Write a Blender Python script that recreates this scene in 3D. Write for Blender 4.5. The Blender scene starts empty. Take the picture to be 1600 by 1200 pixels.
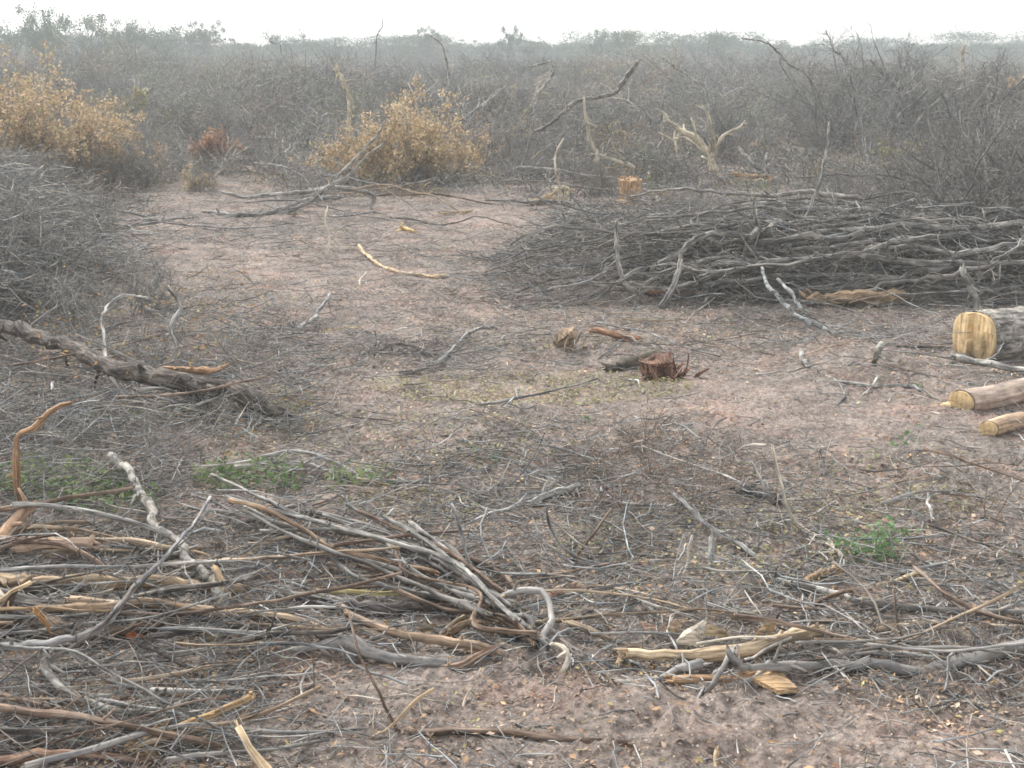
import bpy, math, random
import numpy as np
from math import radians as R

# ------------------------------------------------------------------ camera, sky, sun, exposure
scn = bpy.context.scene
CAMH, FPX, HORV = 2.0, 2000.0, 80.0
PITCH = math.atan((600.0 - HORV) / FPX)
cam_d = bpy.data.cameras.new("camera")
cam_d.sensor_width = 36.0
cam_d.lens = 36.0 * FPX / 1600.0
cam_d.clip_end = 3000.0
cam = bpy.data.objects.new("camera", cam_d)
scn.collection.objects.link(cam)
cam.location = (0, 0, CAMH)
cam.rotation_euler = (R(90) - PITCH, 0, 0)
scn.camera = cam

SUN_EL, SUN_AZ = R(46), R(-32)      # azimuth from +Y towards +X
w = bpy.data.worlds.new("World")
scn.world = w
w.use_nodes = True
nt = w.node_tree
bg = nt.nodes["Background"]
sky = nt.nodes.new("ShaderNodeTexSky")
sky.sky_type = 'NISHITA'
sky.sun_disc = False
sky.sun_elevation = SUN_EL
sky.sun_rotation = SUN_AZ
sky.air_density = 1.0
sky.dust_density = 1.0
sky.ozone_density = 1.0
hs = nt.nodes.new("ShaderNodeHueSaturation")
hs.inputs["Saturation"].default_value = 0.2
nt.links.new(sky.outputs[0], hs.inputs["Color"])
nt.links.new(hs.outputs[0], bg.inputs["Color"])
bg.inputs["Strength"].default_value = 0.15
sd = bpy.data.lights.new("sun", 'SUN')
sd.energy = 1.8
sd.angle = R(22)
sd.color = (1.0, 0.985, 0.96)
so = bpy.data.objects.new("sun", sd)
scn.collection.objects.link(so)
so.location = (0, 0, 30)
# light travels from the sun towards the ground
sx, sy, sz = math.sin(SUN_AZ) * math.cos(SUN_EL), math.cos(SUN_AZ) * math.cos(SUN_EL), math.sin(SUN_EL)
from mathutils import Vector
so.rotation_euler = Vector((sx, sy, sz)).to_track_quat('Z', 'Y').to_euler()
scn.view_settings.view_transform = 'Standard'
scn.view_settings.look = 'None'
scn.view_settings.exposure = 1.48
scn.view_settings.gamma = 1.0
scn.cycles.max_bounces = 6
scn.cycles.volume_bounces = 1
scn.cycles.filter_width = 1.7
HAZE_DENSITY, HAZE_COL = 0.0047, (0.47, 0.5, 0.495)

# ------------------------------------------------------------------ helpers
rng = np.random.default_rng(7)
col = scn.collection
MAT = {}

LAT = np.random.default_rng(3).random((256, 256))
def vnoise(x, y):
    xi = np.floor(x).astype(int); yi = np.floor(y).astype(int)
    fx = x - xi; fy = y - yi
    fx = fx * fx * (3 - 2 * fx); fy = fy * fy * (3 - 2 * fy)
    a = LAT[xi & 255, yi & 255]; b = LAT[(xi + 1) & 255, yi & 255]
    c = LAT[xi & 255, (yi + 1) & 255]; d = LAT[(xi + 1) & 255, (yi + 1) & 255]
    return (a * (1 - fx) + b * fx) * (1 - fy) + (c * (1 - fx) + d * fx) * fy

def ground_h(x, y, fine=False):
    x = np.asarray(x, float); y = np.asarray(y, float)
    h = 0.07 * (vnoise(x / 1.9 + 5.3, y / 1.9 + 9.1) - .5)
    h = h + 0.045 * (vnoise(x / .62 + 15.3, y / .62 + 2.1) - .5)
    h = h + 0.022 * (vnoise(x / .23 + 1.3, y / .23 + 32.1) - .5)
    far = np.clip((y - 30) / 60, 0, 1) * np.clip((600 - y) / 300, 0, 1)
    h = h + far * 0.5 * (vnoise(x / 17 + 3, y / 17 + 8) - .5)
    if fine:
        c = 1 - np.abs(2 * vnoise(x / .085 + 7, y / .085) - 1)
        h = h + 0.045 * c * vnoise(x / .5, y / .5 + 40) ** 1.8
        c2 = 1 - np.abs(2 * vnoise(x / .037 + 71, y / .037) - 1)
        h = h + 0.011 * c2
        h = h + 0.005 * vnoise(x / .017 + 71, y / .017)
    return h

CP, SP = math.cos(PITCH), math.sin(PITCH)
def ray(u, v):
    a = (u - 800.0) / FPX; b = (600.0 - v) / FPX
    return a, CP + b * SP, -SP + b * CP          # right, forward, up
def unproj(u, v, z=0.0):
    a, f, up = ray(u, v)
    t = (z - CAMH) / up
    return np.array((a * t, f * t, z))
def at_depth(u, v, Y):
    a, f, up = ray(u, v)
    t = Y / f
    return np.array((a * t, Y, CAMH + up * t))
def px_m(p):
    """metres covered by one photo pixel at a point"""
    return (p[1] * CP - (p[2] - CAMH) * SP) / FPX

class MB:
    """collects vertices, quads and triangles of one mesh"""
    def __init__(s):
        s.v = []; s.q = []; s.t = []; s.tint = []; s.bk = []; s.qm = []; s.tm = []; s.n = 0
    def add(s, v, quads=None, tris=None, tint=None, bk=None, qm=0, tm=0):
        v = np.asarray(v, float).reshape(-1, 3)
        m = len(v)
        s.v.append(v)
        s.tint.append(np.broadcast_to(np.asarray(1.0 if tint is None else tint, float).reshape(-1, 1) if np.ndim(tint) < 2 else tint, (m, 3)))
        s.bk.append(v if bk is None else bk)
        if quads is not None and len(quads):
            q = np.asarray(quads).reshape(-1, 4); s.q.append(q + s.n); s.qm.append(np.full(len(q), qm))
        if tris is not None and len(tris):
            t = np.asarray(tris).reshape(-1, 3); s.t.append(t + s.n); s.tm.append(np.full(len(t), tm))
        s.n += m
    def tubes(s, P, Rr, sides=5, tint=None, caps=True, rough=0.0, capm=0):
        """P (M,K,3) centre lines, Rr (M,K) radii, tint (M,3) or None"""
        P = np.asarray(P, float); Rr = np.asarray(Rr, float)
        M, K, _ = P.shape
        if M == 0: return
        T = np.gradient(P, axis=1)
        T /= np.linalg.norm(T, axis=2, keepdims=True) + 1e-12
        D = P[:, -1] - P[:, 0]
        ax = np.argmin(np.abs(D), axis=1)
        ref = np.eye(3)[ax][:, None, :]
        N = np.cross(T, np.broadcast_to(ref, T.shape))
        N /= np.linalg.norm(N, axis=2, keepdims=True) + 1e-12
        B = np.cross(T, N)
        th = np.arange(sides) / sides * 2 * np.pi
        rr = Rr[:, :, None]
        if rough:
            rr = rr * (1 + rough * (rng.random((M, K, sides)) - .5) + rough * .8 * (rng.random((M, K, 1)) - .5))
        else:
            rr = np.broadcast_to(rr, (M, K, sides))
        ring = P[:, :, None, :] + rr[..., None] * (np.cos(th)[None, None, :, None] * N[:, :, None, :] + np.sin(th)[None, None, :, None] * B[:, :, None, :])
        L = np.concatenate([np.zeros((M, 1)), np.cumsum(np.linalg.norm(np.diff(P, axis=1), axis=2), axis=1)], 1)
        off = rng.random((M, 1, 1)) * 50
        bk = np.stack([np.broadcast_to(Rr[:, :, None] * np.cos(th), (M, K, sides)) + off,
                       np.broadcast_to(Rr[:, :, None] * np.sin(th), (M, K, sides)) + off * .7,
                       np.broadcast_to(L[:, :, None], (M, K, sides)) + off], -1).reshape(-1, 3)
        base = (np.arange(M) * K * sides)[:, None, None]
        k = np.arange(K - 1)[None, :, None] * sides
        j = np.arange(sides)[None, None, :]; j2 = (j + 1) % sides
        q = np.stack([base + k + j, base + k + j2, base + k + sides + j2, base + k + sides + j], -1).reshape(-1, 4)
        if tint is None: tt = np.ones((M * K * sides, 3))
        else: tt = np.repeat(np.asarray(tint, float).reshape(M, 3), K * sides, axis=0)
        s.add(ring.reshape(-1, 3), quads=q, tint=tt, bk=bk)
        if caps:
            n0 = s.n - M * K * sides
            for e, kk in ((0, 0), (1, K - 1)):
                ce = P[:, kk] + (T[:, kk] * Rr[:, kk][:, None] * (-.25 if e == 0 else .25))
                b0 = n0 + np.arange(M)[:, None] * K * sides + kk * sides
                jj = np.arange(sides)[None, :]
                a = b0 + jj; b = b0 + (jj + 1) % sides
                c = np.broadcast_to((s.n + np.arange(M))[:, None], a.shape)
                tr = np.stack([b, a, c] if e == 0 else [a, b, c], -1).reshape(-1, 3)
                s.v.append(ce); s.tint.append(tt.reshape(M, K * sides, 3)[:, 0]); s.bk.append(ce); s.n += M
                s.t.append(tr); s.tm.append(np.full(len(tr), capm))
    def mesh(s, name, mats, smooth=True):
        V = np.concatenate(s.v); me = bpy.data.meshes.new(name)
        q = np.concatenate(s.q) if s.q else np.zeros((0, 4), int)
        t = np.concatenate(s.t) if s.t else np.zeros((0, 3), int)
        me.vertices.add(len(V)); me.vertices.foreach_set("co", V.astype(np.float32).ravel())
        nl = q.size + t.size
        me.loops.add(nl); me.loops.foreach_set("vertex_index", np.concatenate([q.ravel(), t.ravel()]).astype(np.int32))
        me.polygons.add(len(q) + len(t))
        ls = np.concatenate([np.arange(len(q)) * 4, q.size + np.arange(len(t)) * 3]).astype(np.int32)
        me.polygons.foreach_set("loop_start", ls)
        me.polygons.foreach_set("material_index", np.concatenate(([] if not s.qm else s.qm) + ([] if not s.tm else s.tm)).astype(np.int32))
        me.polygons.foreach_set("use_smooth", np.full(len(q) + len(t), smooth))
        me.update(calc_edges=True)
        T = np.concatenate(s.tint); c = np.ones((len(V), 4), np.float32); c[:, :3] = T
        a = me.attributes.new("tint", 'FLOAT_COLOR', 'POINT'); a.data.foreach_set("color", c.ravel())
        a = me.attributes.new("bk", 'FLOAT_VECTOR', 'POINT'); a.data.foreach_set("vector", np.concatenate(s.bk).astype(np.float32).ravel())
        for m in (mats if isinstance(mats, (list, tuple)) else [mats]): me.materials.append(MAT[m])
        return me
    def obj(s, name, mats, parent=None, loc=None, smooth=True):
        """link as one object; its origin goes to loc"""
        if loc is not None and parent is None:
            for i in range(len(s.v)): s.v[i] = s.v[i] - np.asarray(loc)
        o = bpy.data.objects.new(name, s.mesh(name, mats, smooth)); col.objects.link(o)
        if parent is not None: o.parent = parent
        elif loc is not None: o.location = loc
        return o

def tag(o, label=None, cat=None, group=None, kind=None):
    if label: o["label"] = label
    if cat: o["category"] = cat
    if group: o["group"] = group
    if kind: o["kind"] = kind
    return o
def empty(name, loc, rz=0.0):
    o = bpy.data.objects.new(name, None); col.objects.link(o)
    o.location = loc; o.rotation_euler = (0, 0, rz); o.empty_display_size = .1
    return o
def copy_tree(o):
    c = o.copy(); col.objects.link(c)
    for ch in o.children:
        d = ch.copy(); col.objects.link(d); d.parent = c
    return c

def spline(pts, n):
    """Catmull-Rom through pts, n samples"""
    p = np.asarray(pts, float)
    if len(p) == 2: return p[0] + (p[1] - p[0]) * np.linspace(0, 1, n)[:, None]
    e = np.vstack([2 * p[0] - p[1], p, 2 * p[-1] - p[-2]])
    tt = np.linspace(0, len(p) - 1 - 1e-6, n); i = tt.astype(int); f = (tt - i)[:, None]
    a, b, c, d = e[i], e[i + 1], e[i + 2], e[i + 3]
    return .5 * ((2 * b) + (-a + c) * f + (2 * a - 5 * b + 4 * c - d) * f ** 2 + (-a + 3 * b - 3 * c + d) * f ** 3)

def unit(a): return a / (np.linalg.norm(a, axis=-1, keepdims=True) + 1e-12)
def grow(start, dirs, length, K, wiggle=.25, trop=0.0):
    """random-walk centre lines from start points"""
    M = len(start); step = (np.asarray(length) / (K - 1))[:, None]
    P = np.zeros((M, K, 3)); P[:, 0] = start; d = unit(dirs)
    for k in range(1, K):
        d = unit(d + wiggle * rng.normal(size=(M, 3)) + np.array((0, 0, trop)))
        P[:, k] = P[:, k - 1] + d * step
    return P
def sprout(P, Rr, n, lo=.2, hi=1.0, ang=(.4, 1.1), lfac=(.3, .7), lens=None, K=4, wiggle=.25, trop=0.0, rfac=.55, rmin=.001):
    """n side shoots on the tubes P"""
    M, Kp, _ = P.shape
    L = np.linalg.norm(np.diff(P, axis=1), axis=2).sum(1)
    i = rng.choice(M, n, p=L / L.sum()); t = (lo + (hi - lo) * rng.random(n)) * (Kp - 1 - 1e-4)
    k = t.astype(int); f = (t - k)[:, None]
    s = P[i, k] * (1 - f) + P[i, k + 1] * f
    tg = unit(P[i, k + 1] - P[i, k])
    pr = unit(np.cross(tg, rng.normal(size=(n, 3))))
    a = (ang[0] + (ang[1] - ang[0]) * rng.random(n))[:, None]
    d = tg * np.cos(a) + pr * np.sin(a)
    ln = (L[i] if lens is None else np.full(n, lens)) * (lfac[0] + (lfac[1] - lfac[0]) * rng.random(n)) * (1.15 - .6 * t / (Kp - 1))
    C = grow(s, d, ln, K, wiggle, trop)
    r0 = np.maximum(Rr[i, k] * rfac, rmin)
    return C, r0[:, None] * np.linspace(1, .35, K)[None, :]

# ------------------------------------------------------------------ materials
def new_mat(name):
    m = bpy.data.materials.new(name); m.use_nodes = True; MAT[name] = m
    n = m.node_tree; b = n.nodes["Principled BSDF"]; b.inputs["Roughness"].default_value = .85
    b.inputs["Specular IOR Level"].default_value = .2
    return m, n, b
def nd(n, t, **k):
    x = n.nodes.new(t)
    for a, v in k.items():
        if a in x.inputs: x.inputs[a].default_value = v
        else: setattr(x, a, v)
    return x
def ramp(n, stops, interp='LINEAR'):
    r = n.nodes.new("ShaderNodeValToRGB"); r.color_ramp.interpolation = interp
    el = r.color_ramp.elements
    while len(el) < len(stops): el.new(.5)
    for e, (p, c) in zip(el, stops): e.position = p; e.color = (*c, 1)
    return r
def mixc(n, blend, fac, a, b):
    x = n.nodes.new("ShaderNodeMix"); x.data_type = 'RGBA'; x.blend_type = blend
    if isinstance(fac, (int, float)): x.inputs[0].default_value = fac
    else: n.links.new(fac, x.inputs[0])
    for s, i in ((a, 6), (b, 7)):
        if isinstance(s, tuple): x.inputs[i].default_value = (*s, 1)
        else: n.links.new(s, x.inputs[i])
    return x.outputs[2]

def wood(name, c_dark, c_mid, c_light, fibre=60.0, along=5.0, bump=.5, patch=None, patch_amt=.55, rough=.85, crack=None):
    m, n, b = new_mat(name)
    at = nd(n, "ShaderNodeAttribute", attribute_name="bk"); ti = nd(n, "ShaderNodeAttribute", attribute_name="tint")
    mp = nd(n, "ShaderNodeMapping"); mp.inputs["Scale"].default_value = (fibre, fibre, along)
    n.links.new(at.outputs["Vector"], mp.inputs[0])
    no = nd(n, "ShaderNodeTexNoise", Scale=1.0, Detail=6.0, Roughness=.65); n.links.new(mp.outputs[0], no.inputs["Vector"])
    r = ramp(n, [(.36, tuple(.7 * q for q in c_dark)), (.5, c_mid), (.64, tuple(1.15 * q for q in c_light))]); n.links.new(no.outputs[0], r.inputs[0])
    c = r.outputs[0]
    no2 = nd(n, "ShaderNodeTexNoise", Scale=14.0, Detail=5.0, Roughness=.6); n.links.new(at.outputs["Vector"], no2.inputs["Vector"])
    if patch:
        rp = ramp(n, [(patch_amt, (0, 0, 0)), (patch_amt + .06, (1, 1, 1))]); n.links.new(no2.outputs[0], rp.inputs[0])
        c = mixc(n, 'MIX', rp.outputs[0], c, patch)
    no3 = nd(n, "ShaderNodeTexNoise", Scale=5.0, Detail=5.0, Roughness=.7); n.links.new(at.outputs["Vector"], no3.inputs["Vector"])
    r3 = ramp(n, [(.38, (.62, .62, .63)), (.62, (1.32, 1.27, 1.2))]); n.links.new(no3.outputs[0], r3.inputs[0])
    c = mixc(n, 'MULTIPLY', 1.0, c, r3.outputs[0])
    c = mixc(n, 'MULTIPLY', 1.0, c, ti.outputs["Color"])
    hsrc = no.outputs[0]
    if crack:
        vo = nd(n, "ShaderNodeTexVoronoi", feature='DISTANCE_TO_EDGE', Scale=crack)
        mp2 = nd(n, "ShaderNodeMapping"); mp2.inputs["Scale"].default_value = (1, 1, .7)
        dm = nd(n, "ShaderNodeVectorMath", operation='MULTIPLY_ADD'); n.links.new(no2.outputs["Color"], dm.inputs[0])
        dm.inputs[1].default_value = (.05, .05, .05); n.links.new(at.outputs["Vector"], dm.inputs[2])
        n.links.new(dm.outputs[0], mp2.inputs[0]); n.links.new(mp2.outputs[0], vo.inputs["Vector"])
        rc = ramp(n, [(0, (.5, .5, .5)), (.1, (1, 1, 1))]); n.links.new(vo.outputs["Distance"], rc.inputs[0])
        c = mixc(n, 'MULTIPLY', .6, c, rc.outputs[0])
        ad = nd(n, "ShaderNodeMath", operation='MULTIPLY_ADD'); n.links.new(rc.outputs[0], ad.inputs[0]); ad.inputs[1].default_value = 1.2
        n.links.new(no.outputs[0], ad.inputs[2]); hsrc = ad.outputs[0]
    bp = nd(n, "ShaderNodeBump", Strength=bump, Distance=.01); n.links.new(hsrc, bp.inputs["Height"])
    n.links.new(c, b.inputs["Base Color"]); n.links.new(bp.outputs[0], b.inputs["Normal"])
    b.inputs["Roughness"].default_value = rough
    return m
wood("bark_grey", (.10, .097, .091), (.235, .229, .216), (.4, .392, .37), 70, 8)
wood("bark_dark", (.035, .03, .027), (.085, .073, .063), (.19, .17, .15), 60, 10, bump=.8, patch=(.26, .25, .215), patch_amt=.62)
wood("bark_log", (.09, .082, .072), (.19, .175, .152), (.32, .3, .265), 40, 12, bump=.6, crack=42, patch=(.36, .36, .31), patch_amt=.6)
wood("bark_lichen", (.13, .12, .105), (.2, .185, .165), (.34, .32, .3), 60, 8, bump=.8, patch=(.38, .38, .355), patch_amt=.5)
wood("bark_tan", (.13, .095, .065), (.29, .22, .155), (.46, .37, .27), 80, 4)
wood("bark_brown", (.075, .05, .035), (.17, .12, .09), (.3, .23, .18), 70, 6)
wood("bare_wood", (.26, .185, .11), (.47, .355, .225), (.66, .53, .37), 110, 4, bump=.6)
wood("pink_wood", (.27, .2, .165), (.39, .31, .255), (.5, .41, .345), 50, 3, bump=.3)
wood("pale_wood", (.33, .29, .23), (.53, .475, .39), (.7, .645, .55), 100, 4, bump=.5)
wood("cut_wood", (.43, .3, .16), (.57, .42, .23), (.67, .52, .32), 60, 5, bump=.15)
wood("orange_wood", (.24, .145, .08), (.42, .275, .165), (.56, .4, .26), 110, 6, bump=.6)
wood("red_wood", (.085, .05, .038), (.2, .115, .082), (.38, .25, .18), 110, 6, bump=.9)
wood("twig_grey", (.08, .077, .073), (.165, .16, .15), (.27, .262, .248), 30, 8, bump=.2)
wood("smooth_grey", (.14, .131, .12), (.235, .222, .207), (.32, .307, .29), 30, 4, bump=.25)

def leafy(name, c1, c2, c3, trans=.25):
    m, n, b = new_mat(name)
    ti = nd(n, "ShaderNodeAttribute", attribute_name="tint"); tc = nd(n, "ShaderNodeNewGeometry")
    no = nd(n, "ShaderNodeTexNoise", Scale=3.0, Detail=4.0); n.links.new(tc.outputs["Position"], no.inputs["Vector"])
    r = ramp(n, [(.3, c1), (.5, c2), (.7, c3)]); n.links.new(no.outputs[0], r.inputs[0])
    c = mixc(n, 'MULTIPLY', 1.0, r.outputs[0], ti.outputs["Color"])
    n.links.new(c, b.inputs["Base Color"]); b.inputs["Roughness"].default_value = .7
    tr = nd(n, "ShaderNodeBsdfTranslucent"); n.links.new(c, tr.inputs["Color"])
    mx = nd(n, "ShaderNodeMixShader"); mx.inputs[0].default_value = trans
    n.links.new(b.outputs[0], mx.inputs[1]); n.links.new(tr.outputs[0], mx.inputs[2])
    n.links.new(mx.outputs[0], n.nodes["Material Output"].inputs["Surface"])
leafy("ochre_leaf", (.38, .28, .175), (.52, .4, .26), (.62, .515, .37))
leafy("rust_leaf", (.22, .12, .08), (.33, .2, .13), (.42, .28, .19))
leafy("straw_leaf", (.22, .19, .09), (.34, .31, .16), (.45, .42, .25))
leafy("green_leaf", (.03, .06, .028), (.05, .09, .042), (.08, .125, .06))
leafy("weed_leaf", (.07, .13, .055), (.12, .2, .085), (.19, .28, .13), .35)
leafy("litter_leaf", (.13, .09, .065), (.25, .19, .145), (.42, .34, .26), .1)

def soil():
    m, n, b = new_mat("soil")
    tc = nd(n, "ShaderNodeNewGeometry"); P = tc.outputs["Position"]
    def noise(sc, det=5, rg=.6):
        x = nd(n, "ShaderNodeTexNoise", Scale=sc, Detail=float(det), Roughness=rg); n.links.new(P, x.inputs["Vector"]); return x.outputs[0]
    r = ramp(n, [(.34, (.135, .106, .088)), (.5, (.225, .183, .156)), (.66, (.31, .256, .22))]); n.links.new(noise(3.2, 9, .72), r.inputs[0])
    r2 = ramp(n, [(.38, (.5, .48, .47)), (.5, (1, 1, 1)), (.62, (1.4, 1.36, 1.32))]); n.links.new(noise(38, 5, .75), r2.inputs[0])
    c = mixc(n, 'MULTIPLY', 1.0, r.outputs[0], r2.outputs[0])
    r3 = ramp(n, [(.42, (0, 0, 0)), (.62, (1, 1, 1))]); n.links.new(noise(.55, 4), r3.inputs[0])
    c = mixc(n, 'MIX', r3.outputs[0], c, mixc(n, 'MULTIPLY', 1.0, c, (.78, .82, .83)))
    r4 = ramp(n, [(.5, (0, 0, 0)), (.68, (1, 1, 1))]); n.links.new(noise(2.1, 6, .7), r4.inputs[0])
    c = mixc(n, 'MIX', r4.outputs[0], c, mixc(n, 'MULTIPLY', 1.0, c, (1.28, 1.08, 1.02)))
    # flecks of straw and bark dust
    vo = nd(n, "ShaderNodeTexVoronoi", Scale=55.0); n.links.new(P, vo.inputs["Vector"])
    fr = ramp(n, [(.16, (1, 1, 1)), (.24, (0, 0, 0))]); n.links.new(vo.outputs["Distance"], fr.inputs[0])
    fc = ramp(n, [(0, (.1, .07, .055)), (.3, (.22, .19, .16)), (.55, (.42, .34, .24)), (.8, (.5, .45, .38)), (.93, (.3, .13, .07))], 'CONSTANT'); n.links.new(vo.outputs["Color"], fc.inputs[0])
    c = mixc(n, 'MIX', fr.outputs[0], c, fc.outputs[0])
    n.links.new(c, b.inputs["Base Color"])
    bp = nd(n, "ShaderNodeBump", Strength=.8, Distance=.02)
    n.links.new(noise(45, 8, .7), bp.inputs["Height"]); n.links.new(bp.outputs[0], b.inputs["Normal"])
    b.inputs["Roughness"].default_value = .95
soil()

# ------------------------------------------------------------------ ground: one sheet to the horizon
def build_ground():
    r = [0.6]
    while r[-1] < 2500:
        q = r[-1]
        r.append(q + (0.014 if q < 3 else q * .0042 if q < 14 else q * .009 if q < 40 else q * .04))
    r = np.array(r)
    a1 = np.linspace(-R(27), R(27), 760); d = a1[1] - a1[0]
    side = [a1[-1]]
    st = d
    while side[-1] < R(178):
        st = min(st * 1.12, R(3)); side.append(side[-1] + st)
    side = np.array(side[1:]); side = side[side < R(176)]
    a = np.concatenate([-side[::-1], a1, side])
    A, Q = np.meshgrid(a, r)
    x = Q * np.sin(A); y = Q * np.cos(A)
    z = ground_h(x, y)
    fine = ground_h(x, y, True) - z
    z = z + fine * np.clip((22 - Q) / 8, 0, 1)
    V = np.stack([x, y, z], -1).reshape(-1, 3)
    nr, na = x.shape
    i = np.arange(nr - 1)[:, None] * na; j = np.arange(na - 1)[None, :]
    q = np.stack([i + j, i + j + 1, i + na + j + 1, i + na + j], -1).reshape(-1, 4)[:, ::-1]
    m = MB(); m.add(V, quads=q)
    # plug the hole at the centre and the seam behind
    c = np.array([[0, 0, 0.0]])
    t = [(len(V), k, k + 1) for k in range(na - 1)]
    m.add(c); m.t.append(np.array(t)); m.tm.append(np.zeros(len(t), int))
    o = m.obj("ground", "soil"); tag(o, kind="structure")
build_ground()

# ------------------------------------------------------------------ litter that nobody could count
def scatter(n, y0, y1, half=.47, power=.5):
    yy = (y0 ** power + (y1 ** power - y0 ** power) * rng.random(n)) ** (1 / power)
    xx = (rng.random(n) * 2 - 1) * (half * yy + .6)
    return xx, yy
def soil_mask(x, y):
    """0 on the bare patches of the clearing, 1 where litter is thick"""
    m = np.ones_like(x)
    for u, v, rx, ry, amt in ((1000, 1170, 420, 95, .93), (700, 1110, 150, 50, .8), (1500, 1180, 260, 60, .85), (1150, 620, 430, 62, .8), (1380, 690, 260, 60, .75), (480, 425, 240, 45, .6),
                              (760, 480, 140, 30, .4), (300, 345, 130, 22, .6), (1450, 560, 130, 25, .5)):
        c = unproj(u, v); e = unproj(u + rx, v); f0 = unproj(u, min(v + ry, 1500)); f1 = unproj(u, v - ry)
        dx = (x - c[0]) / abs(e[0] - c[0]); dy = np.where(y > c[1], (y - c[1]) / abs(f1[1] - c[1]), (y - c[1]) / abs(c[1] - f0[1]))
        m = m * (1 - amt * np.exp(-(dx ** 2 + dy ** 2) * .9))
    return m
def clump(x, y, s=.8):
    return np.clip(1.6 * vnoise(x / s + 60, y / s + 11) * (.4 + vnoise(x * 3.1, y * 3.1)), 0.05, 1)

def build_twig_litter():
    m = MB()
    for n, l0, l1, r0, r1, sides, lift in ((80000, .025, .12, .0011, .0034, 3, .006), (19000, .1, .34, .0012, .0042, 4, .02), (1500, .25, .7, .003, .007, 5, .04)):
        x, y = scatter(n, 2.6, 24)
        k = rng.random(n) < soil_mask(x, y) ** 1.3 * clump(x, y) * 1.5
        x = x[k]; y = y[k]; n = len(x)
        a = rng.random(n) * np.pi * 2
        ln = l0 + (l1 - l0) * rng.random(n) ** 1.5
        d = np.stack([np.cos(a), np.sin(a), rng.normal(0, .06, n)], -1)
        st = np.stack([x, y, np.zeros(n)], -1) - d * ln[:, None] / 2
        K = 4 if l1 < .5 else 6
        P = grow(st, d, ln, K, .2); P[:, :, 2] *= .5
        P[:, :, 2] += ground_h(P[..., 0], P[..., 1], True) + (rng.random(n) ** 2 * lift * 3)[:, None] + .003
        rad = (r0 + (r1 - r0) * rng.random(n) ** 2)
        g = .62 + .85 * rng.random((n, 1)) ** 1.2
        warm = rng.random((n, 1)) * .2 - .1
        tint = np.concatenate([g * (1 + warm), g, g * (1 - warm)], 1)
        m.tubes(P, rad[:, None] * np.linspace(1, .6, K)[None], sides, tint, caps=False)
    tag(m.obj("twig_litter", "bark_grey"), kind="stuff")
build_twig_litter()

def bent_leaves(m, x, y, z, size, tint, flat=.35, aspect=(.25, .8)):
    n = len(x)
    nz = unit(np.stack([rng.normal(0, flat, n), rng.normal(0, flat, n), np.ones(n)], -1))
    t = unit(np.cross(nz, rng.normal(size=(n, 3)))); b = np.cross(nz, t)
    w_ = size * (aspect[0] + (aspect[1] - aspect[0]) * rng.random(n)); c = np.stack([x, y, z], -1)
    s = size[:, None]; w2 = w_[:, None]; curl = (rng.random((n, 1)) - .2) * .35 * s
    V = np.stack([c - t * s, c - b * w2 * .9 + nz * curl, c + t * s, c + b * w2 + nz * curl], 1)
    V[:, :, 2] = np.maximum(V[:, :, 2], (z - .6 * size)[:, None])
    i = np.arange(n)[:, None] * 4
    m.add(V.reshape(-1, 3), tris=np.concatenate([i + np.array([[0, 1, 2]]), i + np.array([[0, 2, 3]])]), tint=np.repeat(tint, 4, 0))
def build_chips():
    m = MB(); n = 210000
    x, y = scatter(n, 2.6, 24); k = rng.random(n) < (soil_mask(x, y) * .75 + .25) * clump(x, y, .45) * 1.3
    x = x[k]; y = y[k]; n = len(x)
    z = ground_h(x, y, True) + .005 + .01 * rng.random(n) ** 2
    size = (.004 + .012 * rng.random(n) ** 2) * np.where(rng.random(n) < .06, 1.5, 1.0)
    pal = np.array([(.75, .72, .68), (1.0, .95, .9), (1.5, 1.4, 1.25), (1.9, 1.6, 1.15), (1.6, 1.2, .85), (1.1, .75, .58), (1.9, 1.85, 1.8), (1.5, 1.7, .9)])
    t = pal[rng.choice(8, n, p=[.2, .24, .19, .14, .06, .04, .08, .05])] * (.75 + .5 * rng.random((n, 1)))
    bent_leaves(m, x, y, z, size, t, .4, (.2, .7))
    tag(m.obj("dry_leaf_litter", "litter_leaf", smooth=False), kind="stuff")
build_chips()

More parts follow.
